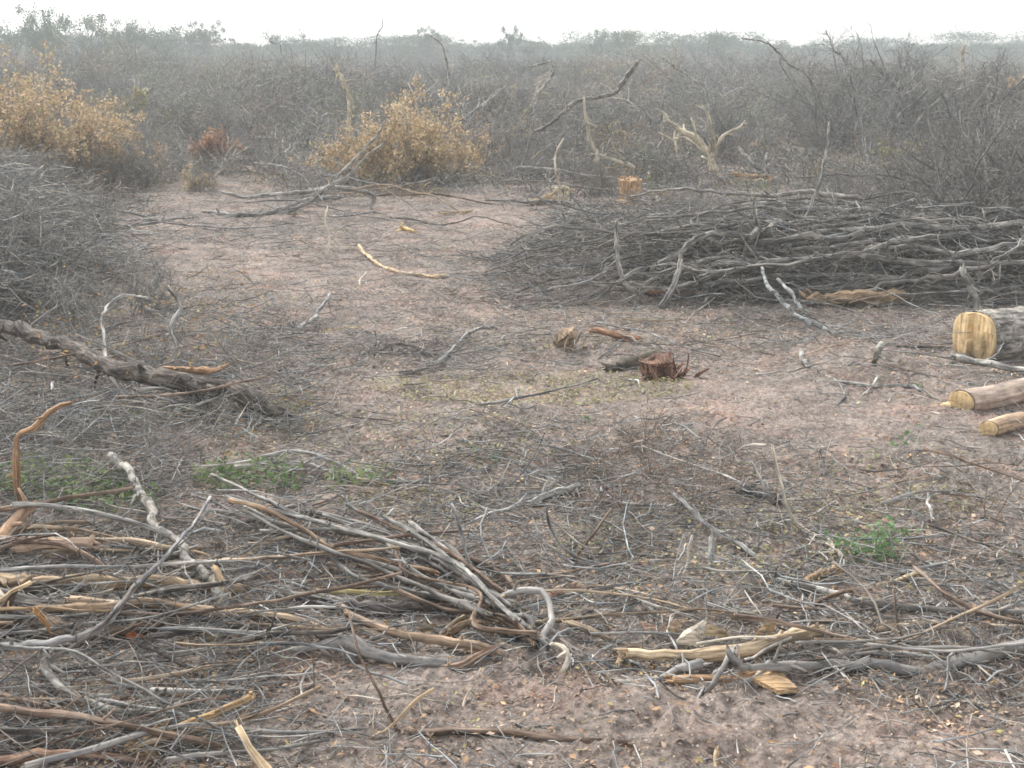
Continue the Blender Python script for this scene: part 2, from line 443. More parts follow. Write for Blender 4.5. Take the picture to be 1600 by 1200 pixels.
def blob_pts(u, v, rx, ry, n):
    a = rng.random(n) * 2 * np.pi; q = np.sqrt(rng.random(n))
    P = np.array([unproj(u + rx * qq * math.cos(aa), v + ry * qq * math.sin(aa)) for aa, qq in zip(a, q)])
    return P[:, 0], P[:, 1]
def build_weeds():
    m = MB()
    for u, v, rx, ry, n in ((90, 770, 110, 30, 750), (390, 765, 90, 22, 420), (170, 800, 90, 16, 230), (560, 770, 60, 14, 120), (250, 670, 60, 16, 70), (1340, 730, 70, 20, 45), (420, 665, 90, 12, 70)):
        x, y = blob_pts(u, v, rx, ry, n)
        z = ground_h(x, y) + .02 + .09 * rng.random(n)
        g = .6 + .8 * rng.random((n, 1)); t = np.concatenate([g * (1 + .5 * rng.random((n, 1))), g, g], 1)
        bent_leaves(m, x, y, z, .008 + .014 * rng.random(n), t, .7, (.4, .8))
    tag(m.obj("low_green_weeds", "weed_leaf", smooth=False), kind="stuff")
    m = MB()     # yellowish fallen leaves in drifts
    for u, v, rx, ry, n in ((830, 610, 260, 26, 2200), (600, 700, 300, 50, 900), (1150, 850, 300, 60, 900), (900, 520, 300, 40, 700), (380, 640, 110, 25, 500), (640, 800, 110, 25, 260), (1400, 790, 160, 26, 330), (250, 470, 150, 50, 380), (1200, 920, 120, 20, 120),
                            (650, 380, 200, 30, 400), (1400, 250, 60, 20, 300)):
        x, y = blob_pts(u, v, rx, ry, n)
        z = ground_h(x, y, True) + .008 + .03 * rng.random(n) ** 3
        g = .7 + .6 * rng.random((n, 1))
        bent_leaves(m, x, y, z, .006 + .012 * rng.random(n), np.repeat(g, 3, 1), .5, (.3, .6))
    for u, v, rx, ry, n, lf in ((210, 560, 170, 90, 500, .3), (90, 470, 100, 90, 160, .5), (330, 480, 120, 60, 220, .2), (330, 290, 130, 25, 500, .35), (420, 660, 100, 30, 300, .08)):
        x, y = blob_pts(u, v, rx, ry, n); z = ground_h(x, y) + lf * rng.random(n)
        bent_leaves(m, x, y, z, .008 + .014 * rng.random(n), np.array([(1, 1, 1), (1.3, 1, .7), (1.3, .75, .5)])[rng.integers(0, 3, n)], .9, (.3, .6))
    tag(m.obj("yellow_leaf_litter", "straw_leaf", smooth=False), kind="stuff")
build_weeds()

# ------------------------------------------------------------------ traced branches and logs
def thick_branch(m, P3, r0, r1, sides=9, tint=None, twigs=0, tl=.35, rough=.1, capm=1, mid=None):
    """one crooked tube with side twigs into m; returns its centre line"""
    K = len(P3)
    rad = np.linspace(r0, r1, K) if mid is None else np.interp(np.linspace(0, 1, K), [0, .5, 1], [r0, mid, r1])
    rad = rad * (1 + .42 * (vnoise(np.arange(K) * .33 + rng.random() * 99, np.zeros(K)) - .5))
    g = np.ones((1, 3)) * (.85 + .3 * rng.random()) if tint is None else np.asarray(tint).reshape(1, 3)
    m.tubes(P3[None], rad[None], sides, g, True, rough, capm)
    if max(r0, r1) > .006:
        ns_ = max(2, K // 7)
        C, Rc = sprout(P3[None], rad[None], ns_, .05, .95, (.6, 1.3), (.7, 1.6), lens=max(r0, r1) * 3.2, K=4, wiggle=.15, rfac=.6)
        m.tubes(C, Rc, 5, np.repeat(g, ns_, 0), True, .25, capm)
        for e, sg in ((0, -1), (-1, 1)):
            if rad[e] < .005: continue
            q_ = 5; dv = unit(P3[e] - P3[e - sg if e == 0 else e - 1]) if e else unit(P3[0] - P3[1])
            st_ = P3[e] - dv * rad[e] * .4 + rng.normal(0, .38, (q_, 3)) * rad[e]
            C = grow(st_, np.tile(dv, (q_, 1)), rad[e] * (1 + 1.8 * rng.random(q_)), 3, .12)
            m.tubes(C, np.full((q_, 1), rad[e] * .38) * np.array([[1, .8, .2]]), 4, np.repeat(g, q_, 0) * 1.1, False)
    if twigs:
        C, Rc = sprout(P3[None], rad[None], twigs, .15, 1, (.35, 1.0), (.12, .4), lens=max(tl, .05) * 2.2, K=6, wiggle=.22, rfac=.4, rmin=.0015)
        lim(C)
        m.tubes(C, Rc, 4, np.repeat(g, len(C), 0), True, .1, 0)
        n2 = twigs * 2
        C2, R2 = sprout(C, Rc, n2, .3, 1, (.4, 1.0), (.3, .7), K=4, wiggle=.25, rfac=.6, rmin=.001)
        lim(C2)
        m.tubes(C2, R2, 3, np.repeat(g, n2, 0), False)
    return rad
def lim(C):
    g = ground_h(C[..., 0], C[..., 1]) + .006
    C[..., 2] = np.maximum(C[..., 2], g)
def path3(pts, wpx, lift=0.0, n=None, jit=.25, depth=None):
    """photo points -> crooked 3D centre line; a third value is the height above the soil in metres"""
    W = []
    for p in pts:
        l = (p[2] if len(p) > 2 else lift)
        if depth is None:
            q = unproj(p[0], p[1], l + .5 * wpx * .004)
            q[2] = l + .5 * wpx * px_m(q) * .85 + float(ground_h(q[0], q[1]))
        else:
            q = at_depth(p[0], p[1], depth + l)
        W.append(q)
    W = np.array(W)
    L = np.linalg.norm(np.diff(W, axis=0), axis=1).sum()
    K = n or int(np.clip(L / .035, 8, 60))
    S = spline(W, K)
    rr = .5 * wpx * px_m(S[K // 2])
    j = np.cumsum(rng.normal(size=(K, 3)), 0); j -= np.linspace(0, 1, K)[:, None] * j[-1]
    S += j * rr * jit * .42 * np.array([1, 1, .45])
    S += rng.normal(size=(K, 3)) * rr * jit * .22
    kk = np.interp(np.arange(K), np.arange(0, K + 3, 4), rng.normal(size=len(np.arange(0, K + 3, 4))))
    S[:, 2] += kk * rr * jit * .5; S[:, 1] += kk[::-1] * rr * jit * .8
    return S
def trace(name, label, cat, mat, pts, w0, w1=None, lift=0.0, twigs=0, depth=None, capmat="bare_wood", extra=(), jit=.5, group=None, tint=None, sides=None, rough=.12, tl=.3, mid=None):
    if w1 is None: w1 = w0 * .7
    wm = max(w0, w1)
    S = path3(pts, wm, lift, depth=depth, jit=jit)
    r0 = .5 * w0 * px_m(S[0]); r1 = .5 * w1 * px_m(S[-1])
    rm = None if mid is None else .5 * mid * px_m(S[len(S) // 2])
    m = MB()
    thick_branch(m, S, r0, r1, sides or (12 if wm > 16 else 8), tint, twigs, tl, rough, mid=rm)
    for ex in extra:       # forks: (pts, w0, w1[, twigs])
        S2 = path3(ex[0], ex[1], lift, depth=depth, jit=jit)
        thick_branch(m, S2, .5 * ex[1] * px_m(S2[0]), .5 * ex[2] * px_m(S2[-1]), 7, tint, ex[3] if len(ex) > 3 else 0, tl, rough)
    base = S[0].copy()
    o = m.obj(name, [mat, capmat], loc=base)
    return tag(o, label, cat, group)

B, LG = "branch", "log"
def fb(label, mat, pts, w0, w1=None, **k): return trace("fallen_branch", label, B, mat, pts, w0, w1, **k)

# --- lower right
fb("long smooth grey branch with a forked left end, lowest across the lower right", "smooth_grey",
   [(1135, 1015, .10), (1170, 1036, .05), (1210, 1041, .04), (1290, 1028, .03), (1370, 1026, .03), (1450, 1030, .02), (1520, 1017, .04), (1600, 1000, .05), (1720, 985, .05)], 9, 26, mid=17,
   extra=[([(1143, 1020, .09), (1125, 1062, .05), (1100, 1095, .0)], 11, 7), ([(1200, 1042, .05), (1180, 1066, .03), (1130, 1086, .0)], 10, 6)])
fb("short wavy grey branch beside the red peeled wood, below the yellow trunk piece", "smooth_grey", [(960, 1072), (1020, 1070, .01), (1055, 1052, .03), (1096, 1043, .04)], 8, 15)
fb("orange tan peeled limb under the forked grey branch", "orange_wood", [(1045, 1064), (1110, 1056), (1150, 1052), (1195, 1046)], 14, 22, lift=.01, tint=(.9, .85, .8))
trace("peeled_limb", "thick yellow tan peeled limb with a torn white flap standing on it", "limb", "bark_tan", [(975, 1023), (1050, 1026), (1130, 1016), (1200, 1012), (1245, 998), (1285, 990)], 20, 15, mid=23, lift=.04, tint=(1.15, 1.15, 1.08), capmat="cut_wood",
      extra=[([(1180, 1010, .03), (1240, 1003, .05), (1275, 985, .06)], 16, 12), ([(980, 1022, .02), (965, 1040)], 12, 9)])
fb("tan branch sloping down from its pale cut tip to the yellow peeled limb", "bark_tan", [(890, 968, .06), (925, 985, .04), (960, 1002, .02), (1000, 1012, .02)], 12, 9, capmat="cut_wood")
fb("thin pale stripped stick lying on top of the yellow peeled limb", "pale_wood", [(1090, 1012, .09), (1150, 1004, .09), (1213, 1010, .08)], 5, 4, capmat="pale_wood")
fb("grey brown branch with a white lichen patch running down towards the crossed sticks", "bark_lichen", [(1125, 893), (1160, 897), (1200, 915), (1240, 922, .02), (1300, 932, .02), (1345, 948, .03)], 11, 9, twigs=4)
fb("straight dark grey branch behind the yellow straight stick at the right edge", "smooth_grey", [(1345, 946, .05), (1430, 953, .04), (1500, 958, .04), (1620, 966, .04)], 13, 11)
fb("straight yellow tan peeled stick with a blunt orange end at the right edge", "bark_tan", [(1364, 985, .02), (1450, 977, .02), (1560, 984, .02), (1680, 990)], 12, 14, capmat="cut_wood")
fb("thin brown stick crossing down over the yellow straight stick at the right edge", "bark_brown", [(1430, 893, .12), (1470, 930, .1), (1520, 958, .08), (1600, 985, .06), (1700, 1000)], 6, 9, twigs=4)
fb("short tan stick with a yellow tip crossing under another to form a cross", "bare_wood", [(1365, 926), (1400, 910, .02), (1440, 897, .03)], 9, 7)
fb("grey stick with a tan upper end pointing up right above the straight branches", "bark_grey", [(1310, 915), (1360, 910, .01), (1410, 896, .02), (1472, 886, .04)], 7, 9)
fb("grey curved branch humped like an arch behind the white splinters", "bark_brown", [(1245, 980), (1265, 955, .02), (1300, 938, .05), (1330, 935, .05), (1345, 950, .03)], 9, 7)
fb("long light grey stick slanting from mid clearing down into the brown twigs", "bark_grey", [(1055, 775, .1), (1085, 805, .08), (1120, 832, .05), (1160, 858, .03), (1210, 905)], 7, 9, twigs=6)
fb("thin upright stick with a white tip leaning left above the white splintered roots", "pale_wood", [(1205, 705, .42), (1215, 745, .3), (1232, 800, .15), (1250, 830, .05), (1290, 850, .01)], 4, 7, jit=.3)
fb("thin pale stick leaning beside the short dark log in the clearing", "bark_grey", [(1175, 730, .2), (1190, 760, .12), (1200, 790, .0)], 4, 5)
fb("pale splintered sliver of wood standing upright on its own in the lower clearing", "pale_wood", [(1084, 838, .16), (1077, 860, .1), (1076, 880, .04), (1066, 905)], 3, 7, capmat="pale_wood")
fb("weathered grey stub standing just right of the upright splinter", "bark_grey", [(1112, 838, .12), (1108, 862, .06), (1112, 895)], 7, 10, twigs=3, tl=.1)
fb("white broken root fanning below the thin leaning stick", "pale_wood", [(1245, 820), (1265, 845, .02), (1300, 862, .03), (1315, 885)], 7, 5, extra=[([(1240, 868), (1270, 872, .02), (1305, 870, .02)], 6, 4), ([(1290, 842, .05), (1302, 858, .04), (1312, 880)], 5, 6), ([(1225, 880), (1240, 868, .01), (1258, 860, .02)], 5, 3)])
fb("orange yellow broken branch stub with rotten wood at its upper end", "orange_wood", [(1250, 918), (1275, 902, .02), (1300, 895, .03)], 11, 14)
trace("short_log", "short dark barked log with a red torn end lying in the clearing", LG, "bark_dark", [(1150, 772), (1180, 779), (1215, 788)], 17, 22, capmat="red_wood")
fb("grey branch rising to the right, alone in the middle of the clearing", "bark_grey", [(690, 802), (765, 797), (830, 781, .01), (870, 763, .02), (905, 752, .03)], 7, 12, twigs=2)
fb("thin dark arched stick rising to a point left of the grey stub", "bark_grey", [(855, 790, .3), (862, 825, .2), (890, 860, .08), (935, 872, .03), (990, 868, .01), (1050, 852, .01), (1120, 845)], 4, 5)
fb("dark twig sticking up diagonally from the ground near the middle", "bark_brown", [(955, 785, .25), (925, 830, .12), (885, 880)], 3, 5)
fb("rusty brown upright stick crossing the long grey branch at the right", "bark_brown", [(1395, 925, .22), (1405, 990, .08), (1425, 1020)], 4, 5)
# --- straight stick and others bottom
fb("long straight grey brown stick lying alone on bare soil at the bottom", "bark_brown", [(645, 1130, .01), (750, 1137, .01), (870, 1148, .01), (985, 1160)], 11, 12, capmat="orange_wood", extra=[([(395, 1098), (480, 1106), (560, 1122), (650, 1131)], 7, 10)])
fb("short pale stick standing up from the bare soil at the bottom", "pale_wood", [(735, 1068, .05), (727, 1085, .02), (722, 1103)], 4, 5)
fb("small upright brown stub at the very bottom edge", "bare_wood", [(1120, 1170, .03), (1118, 1200, .0), (1116, 1230)], 10, 10)
fb("thick pale yellow debarked stick slanting off the bottom edge", "bare_wood", [(372, 1106, .14), (395, 1140, .09), (425, 1175, .05), (460, 1225)], 10, 28, jit=.4)
fb("thin bent twig running up right from the bottom with a pale peeled tip", "bare_wood", [(440, 1196), (530, 1160, .01), (600, 1130, .03), (650, 1085, .08), (678, 1068, .1)], 6, 5, twigs=3, capmat="pale_wood")
fb("slender dry twig rising from the bundle bottom with small side shoots", "bark_brown", [(545, 940, .35), (560, 1010, .25), (595, 1080, .1), (625, 1140)], 3, 6, twigs=7, tl=.12)
# --- bundle
tgt = [(845, 985), (830, 975), (815, 962), (800, 955), (850, 995)]
GB = "branches of the sheaf converging on the root knot"
LB = "grey branch in the slanting sheaf that narrows down to the curled root knot"
bund = [[(300, 775), (430, 822), (560, 862), (690, 900), (790, 940)], [(360, 778), (470, 812), (590, 840), (700, 890), (800, 945)], [(480, 800), (580, 822), (680, 862), (760, 905), (815, 950)],
        [(560, 800), (640, 835), (720, 870), (790, 915)], [(600, 808), (660, 840), (740, 895), (800, 940)], [(420, 830), (540, 850), (640, 890), (740, 930), (820, 968)],
        [(590, 855), (660, 885), (730, 925), (800, 965), (838, 990)], [(500, 850), (600, 872), (690, 915), (770, 955), (830, 985)], [(640, 820), (700, 858), (750, 900), (805, 935)],
        [(380, 800), (470, 840), (580, 878), (660, 905), (760, 950)], [(620, 905), (700, 930), (770, 960), (835, 1000)], [(560, 880), (640, 900), (720, 940), (800, 985)], [(330, 745), (430, 790), (540, 830), (640, 850), (740, 900)]]
bund += [[(u + rng.normal(0, 14), v + rng.normal(0, 10)) for u, v in b_[:-1]] + [(b_[-1][0] + rng.normal(0, 6), b_[-1][1] + rng.normal(0, 6))] for b_ in bund[:11]]
for i, b_ in enumerate(bund):
    fb(LB, ["bark_grey", "smooth_grey", "bark_grey", "bark_brown"][i % 4], [(u, v, .04 + .02 * (i % 5)) for u, v in b_], 5.5 + i % 3, 10 - i % 3, twigs=7, group=GB, jit=.35, tl=.14, tint=np.array((.78, .77, .75)) * (.75 + .5 * rng.random()))
fb("pinkish brown peeled stick on top of the sheaf, turning tan halfway", "bark_tan", [(355, 785, .14), (430, 805, .14), (520, 850, .12), (600, 870, .1), (680, 890, .08)], 8, 8, tint=(.72, .64, .58))
fb("thin pale stick leaning steeply across the sheaf of branches", "bark_grey", [(705, 785, .3), (722, 830, .2), (738, 880, .1), (790, 925, .05)], 5, 6)
trace("curled_root", "curled grey root looping up beside the knot at the foot of the sheaf", "root", "smooth_grey",
      [(765, 935, .05), (790, 918, .1), (820, 912, .14), (850, 920, .14), (858, 945, .1), (860, 970, .07), (845, 990, .05), (850, 1020, .02), (868, 1045)], 9, 13, mid=11,
      extra=[([(800, 955, .09), (822, 956, .1), (830, 968, .08), (827, 985, .05)], 10, 9), ([(855, 1000, .05), (838, 985, .06), (815, 975, .05)], 14, 10)])
fb("short white peeled root bending down to the soil below the knot", "pale_wood", [(862, 1004, .05), (880, 1012, .05), (886, 1030, .03), (876, 1054)], 7, 12, capmat="pale_wood")
fb("tan limb with a pale stripped collar, entering the knot from the left", "bark_tan", [(535, 935, .06), (555, 948, .05), (615, 968, .05), (690, 985, .04), (765, 1003, .04)], 10, 16, tint=(.85, .8, .78))
fb("thick smooth grey limb humped at its middle, left of the red root", "smooth_grey", [(455, 1008, .02), (500, 998, .04), (545, 990, .05), (590, 1008, .03), (650, 1020, .02), (725, 1030)], 10, 14, mid=25, capmat="smooth_grey")
fb("reddish brown peeled root running under the smooth grey limb", "red_wood", [(535, 1030), (600, 1033), (665, 1036), (720, 1030, .02), (750, 1015, .04), (778, 1003, .05)], 9, 7, mid=14, tint=(1.5, 1.7, 1.7))
fb("light tan stick rising from the limb to the sheaf of branches", "bark_tan", [(690, 978, .03), (720, 955, .06), (770, 930, .1), (800, 915, .12)], 8, 7)
fb("thick tan slab between the sheaf and the tan limb", "bark_tan", [(700, 975, .02), (740, 962, .03), (800, 970, .03), (850, 1000, .02)], 14, 16, tint=(.8, .68, .55))
fb("long yellow green mossy strip above the thick dark limb", "bare_wood", [(520, 920, .05), (600, 918, .06), (690, 912, .07)], 9, 7, tint=(.62, .68, .5))
fb("thick dark grey limb running level below the yellow strip", "bark_dark", [(400, 915), (500, 928, .02), (600, 932, .02), (700, 925, .02), (800, 935, .0)], 16, 22, tint=(1.3, 1.3, 1.35))
# --- left
trace("fallen_tree", "long dark lichened trunk slanting down across the tangle of twigs", "trunk", "bark_dark",
      [(-60, 500, .18), (0, 508, .18), (70, 524, .18), (150, 560, .17), (230, 590, .14), (310, 603, .14), (380, 620, .1), (440, 640, .06)], 18, 30, mid=26, twigs=5, tl=.3, lift=.14, capmat="bark_dark", tint=(.95, .93, .9), rough=.08, jit=.35,
      extra=[([(300, 598, .12), (318, 632, .08), (330, 664, .02)], 9, 13), ([(260, 606, .1), (300, 622, .08), (320, 630, .08)], 12, 12)])
fb("pointed reddish plank of split wood resting behind the dark trunk", "orange_wood", [(255, 582, .16), (300, 583, .17), (330, 585, .18), (358, 575, .19)], 6, 4, mid=12, tint=(.75, .7, .7))
trace("bent_peeled_branch", "tan peeled branch bent like a knee at the left edge", B, "bark_tan", [(110, 625, .5), (80, 632, .5), (52, 655, .45), (25, 668, .4), (21, 700, .3), (24, 745, .15), (34, 785, .0)], 7, 13, tint=(1.15, .95, .8), jit=.3)
trace("short_log", "tan log end pointing up right just below the knee-shaped peeled branch", LG, "pink_wood", [(-40, 860), (0, 828, .05), (30, 795, .1), (54, 776, .13)], 26, 14, capmat="bare_wood", tint=(.95, .8, .65))
fb("grey curved limb running from the left edge to the green weeds", "bark_tan", [(-50, 870), (0, 838, .03), (40, 818, .04), (100, 806, .04), (200, 808, .03), (300, 815)], 12, 6, tint=(.75, .75, .75), twigs=3)
trace("lichen_branch", "crooked white lichened branch broken in two, running down through the tangle", B, "bark_lichen", [(178, 702, .12), (215, 740, .12), (240, 768, .11), (258, 815, .1), (300, 868, .08), (330, 905, .05), (352, 948, .02)], 13, 16, twigs=8, capmat="pale_wood", tint=(.85, .84, .82), tl=.2, rough=.12, jit=.8)
trace("peeled_log", "long yellow brown peeled log lying level at the left edge", LG, "bark_tan", [(-90, 895), (0, 894), (100, 890), (200, 889), (300, 898), (380, 910)], 26, 14, mid=23, lift=.04, tint=(.95, .92, .85), capmat="bare_wood")
trace("short_log", "short tan log with a dark red cut end, above the long peeled log", LG, "pink_wood", [(25, 848, .06), (90, 848, .06), (147, 851, .05)], 15, 19, capmat="red_wood", tint=(.9, .82, .74))
trace("rotten_log", "thick dark charred log with a strip of peeled wood along its top", LG, "bark_dark", [(-120, 970), (0, 966), (80, 966), (160, 962), (250, 958)], 52, 26, mid=44, lift=-.02, capmat="red_wood", tint=(.95, .8, .68))
fb("strip of peeling tan bark lying along the top of the dark charred log", "orange_wood", [(0, 945, .13), (60, 942, .14), (130, 946, .13), (175, 943, .12)], 6, 5, tint=(.8, .85, .85))
fb("brown peeled limb behind the dark charred log, running right", "bark_tan", [(50, 940, .08), (150, 932, .1), (230, 930, .08), (330, 945, .06), (430, 962, .03)], 13, 11, mid=18, tint=(.85, .8, .75))
fb("long thin dark branch curving up from the left edge across all the logs", "bark_grey", [(-30, 1000, .12), (30, 1000, .13), (90, 987, .15), (150, 972, .16), (185, 945, .18), (215, 905, .2), (250, 870, .22), (300, 815, .2), (330, 775, .15)], 14, 5, tint=(.75, .75, .78), twigs=6)
fb("second thin dark twig crossing the lower left tangle to the upright shoots", "bark_dark", [(65, 1035, .08), (130, 990, .15), (175, 950, .2), (215, 900, .22)], 8, 5, tint=(1.4, 1.4, 1.45), twigs=4)
trace("gnarled_branch", "gnarled whitish branch with a pale knob, sagging across the lower left", B, "bark_lichen", [(66, 1012, .1), (68, 1035, .08), (90, 1062, .07), (130, 1085, .06), (170, 1100, .05), (220, 1103, .03), (290, 1095, .03)], 18, 8, mid=13, twigs=6, capmat="pale_wood", tint=(.95, .93, .9))
fb("thick brown mossy limb lying level in the bottom left corner", "bark_brown", [(-60, 1172), (0, 1168, .02), (70, 1160, .03), (150, 1163, .02), (240, 1170)], 20, 14, tint=(1.5, 1.35, 1.25))
fb("bright tan stick slanting up right among the lower left litter", "bare_wood", [(245, 1140, .05), (290, 1118, .07), (340, 1095, .08), (390, 1070, .1)], 8, 11, tint=(.85, .75, .6))
fb("orange rotten wood strip lying level in the lower left litter", "orange_wood", [(262, 1072, .03), (300, 1068, .05), (345, 1072, .03)], 10, 8)
fb("short orange stick poking up out of the dark charred log", "bare_wood", [(57, 946, .2), (66, 960, .15), (78, 976, .1)], 9, 5, tint=(.85, .62, .42))
fb("white broken stick propped at the left edge under the peeled log", "pale_wood", [(-12, 905, .12), (5, 925, .09), (18, 940, .06)], 9, 8)
fb("tan stick crossing over the white broken stick at the left edge", "bare_wood", [(-5, 935, .15), (20, 915, .17), (47, 900, .18)], 6, 8)
fb("pale twisted root end poking out between the lichened branch and the sheaf", "bare_wood", [(335, 885, .08), (345, 905, .06), (352, 925, .04)], 12, 14, tint=(.8, .72, .62))
fb("long grey arched stick above the sheaf, rising from the left", "bark_grey", [(330, 740), (410, 712, .04), (460, 706, .05), (520, 722, .04), (575, 755, .01)], 7, 5, twigs=4)
fb("light grey stick curving right below the arched stick", "bark_grey", [(350, 735, .03), (430, 726, .04), (490, 732, .03), (560, 752, .02), (680, 756)], 9, 7, twigs=4, tint=(1.2, 1.18, 1.15))
fb("grey stick leaning up in the clearing behind the dark trunk", "bark_grey", [(455, 525), (485, 505, .05), (515, 465, .12)], 9, 5, twigs=5)
fb("grey bent sapling stem standing in the twigs left of the clearing", "bark_grey", [(262, 450, .55), (283, 480, .4), (270, 510, .3), (277, 545, .15), (277, 575)], 6, 8, twigs=5)
fb("curved grey stem arching over the left tangle", "bark_grey", [(230, 470, .4), (190, 470, .45), (165, 490, .4), (162, 530, .3), (170, 590, .15), (215, 650)], 5, 7, twigs=4, tint=(1.2, 1.2, 1.2))
# --- middle clearing
fb("thin tan stick curving in from the left onto bare soil in the far clearing", "bare_wood", [(562, 388, .05), (590, 412, .02), (630, 430), (700, 438)], 5, 6)
fb("thin white hooked twig on the bare soil of the far clearing", "pale_wood", [(572, 426, .06), (562, 440, .03), (564, 450)], 3, 3)
fb("mossy yellow stick lying left of the middle of the clearing", "bare_wood", [(495, 520), (530, 517), (560, 512)], 6, 6, tint=(.75, .75, .55))
fb("grey stick with twigs stretched across the middle clearing", "bark_grey", [(540, 575), (640, 580, .01), (690, 560, .02), (740, 520, .04), (770, 508, .05)], 5, 6, twigs=8)
fb("dark crooked branch lying in twig litter left of the middle clearing", "bark_dark", [(560, 560), (600, 545, .03), (640, 540, .03), (680, 556)], 7, 8, twigs=10, tint=(1.4, 1.4, 1.5))
fb("dry pale stalk standing upright in the far clearing", "pale_wood", [(512, 322, .0), (508, 345, .0), (515, 372, .0), (510, 402, .0)], 3, 5, depth=12.3, jit=.3, twigs=3, tl=.1)
fb("small yellow broken stick end on the soil of the far clearing", "bare_wood", [(622, 366, .0), (632, 360, .03), (650, 368)], 7, 5, tint=(1.2, 1.1, .8))
fb("pale yellow stick half buried beyond the far clearing", "bare_wood", [(688, 337), (710, 332, .03), (735, 333)], 6, 5)

# shattered red stump
def shatter(name, label, cat, c, n, L, mat, spread=1.0, r=.012, up=.7, droop=.16, core=None):
    m = MB()
    g = float(ground_h(c[0], c[1]))
    q = rng.normal(size=(n, 2)) * np.array([.075, .05]) * spread
    st = np.stack([c[0] + q[:, 0], c[1] + q[:, 1], np.full(n, g - .02)], -1)
    d = np.stack([q[:, 0] * 3 + rng.normal(0, droop, n), q[:, 1] * 2 + rng.normal(0, droop, n), np.ones(n) * up * 1.6], -1)
    P = grow(st, d, L * (.45 + .55 * rng.random(n)), 6, .1)
    g_ = .55 + .9 * rng.random((n, 1))
    m.tubes(P, (r * (.4 + 1.1 * rng.random(n) ** 2))[:, None] * np.array([1, 1.1, 1, .9, .75, .45])[None], 4, g_ * np.array([[1, 1, 1]]), True, .6)
    K = 12; C = np.zeros((1, K, 3)); C[0] = np.array([c[0], c[1], g]); C[0, :, 2] += np.linspace(-.03, L * .8, K); C[0, :, 0] += np.linspace(.0, -.04, K) + rng.normal(0, .008, K)
    m.tubes(C, (np.array([1.0, 1.1, .95, 1.0, .85, .9, .95, .8, 1.0, 1.1, .9, .4]) * .075 * (core or spread))[None], 17, np.array([[.8, .78, .78]]), True, .55)
    return tag(m.obj(name, mat, loc=np.array([c[0], c[1], g]), smooth=False), label, cat)
c = unproj(1034, 592)
shatter("splintered_stump", "shattered red brown stump bristling with splinters in the mid clearing", "stump", c, 60, .2, "red_wood", .95, .014, .7, .42, core=1.15)
trace("short_log", "short dark olive log leaning against the shattered red stump", LG, "smooth_grey", [(945, 574, .0), (975, 562, .01), (1030, 556, .02)], 17, 24, tint=(.5, .46, .38), capmat="bark_dark")
fb("rusty split plank lying behind the shattered red stump", "orange_wood", [(925, 518, .05), (955, 526, .04), (1000, 533, .03)], 8, 12, tint=(.65, .55, .55))
shatter("root_clump", "small pale root clump standing left of the shattered red stump", "root clump", unproj(888, 555), 26, .2, "bark_tan", .75, .009, .7, .35)

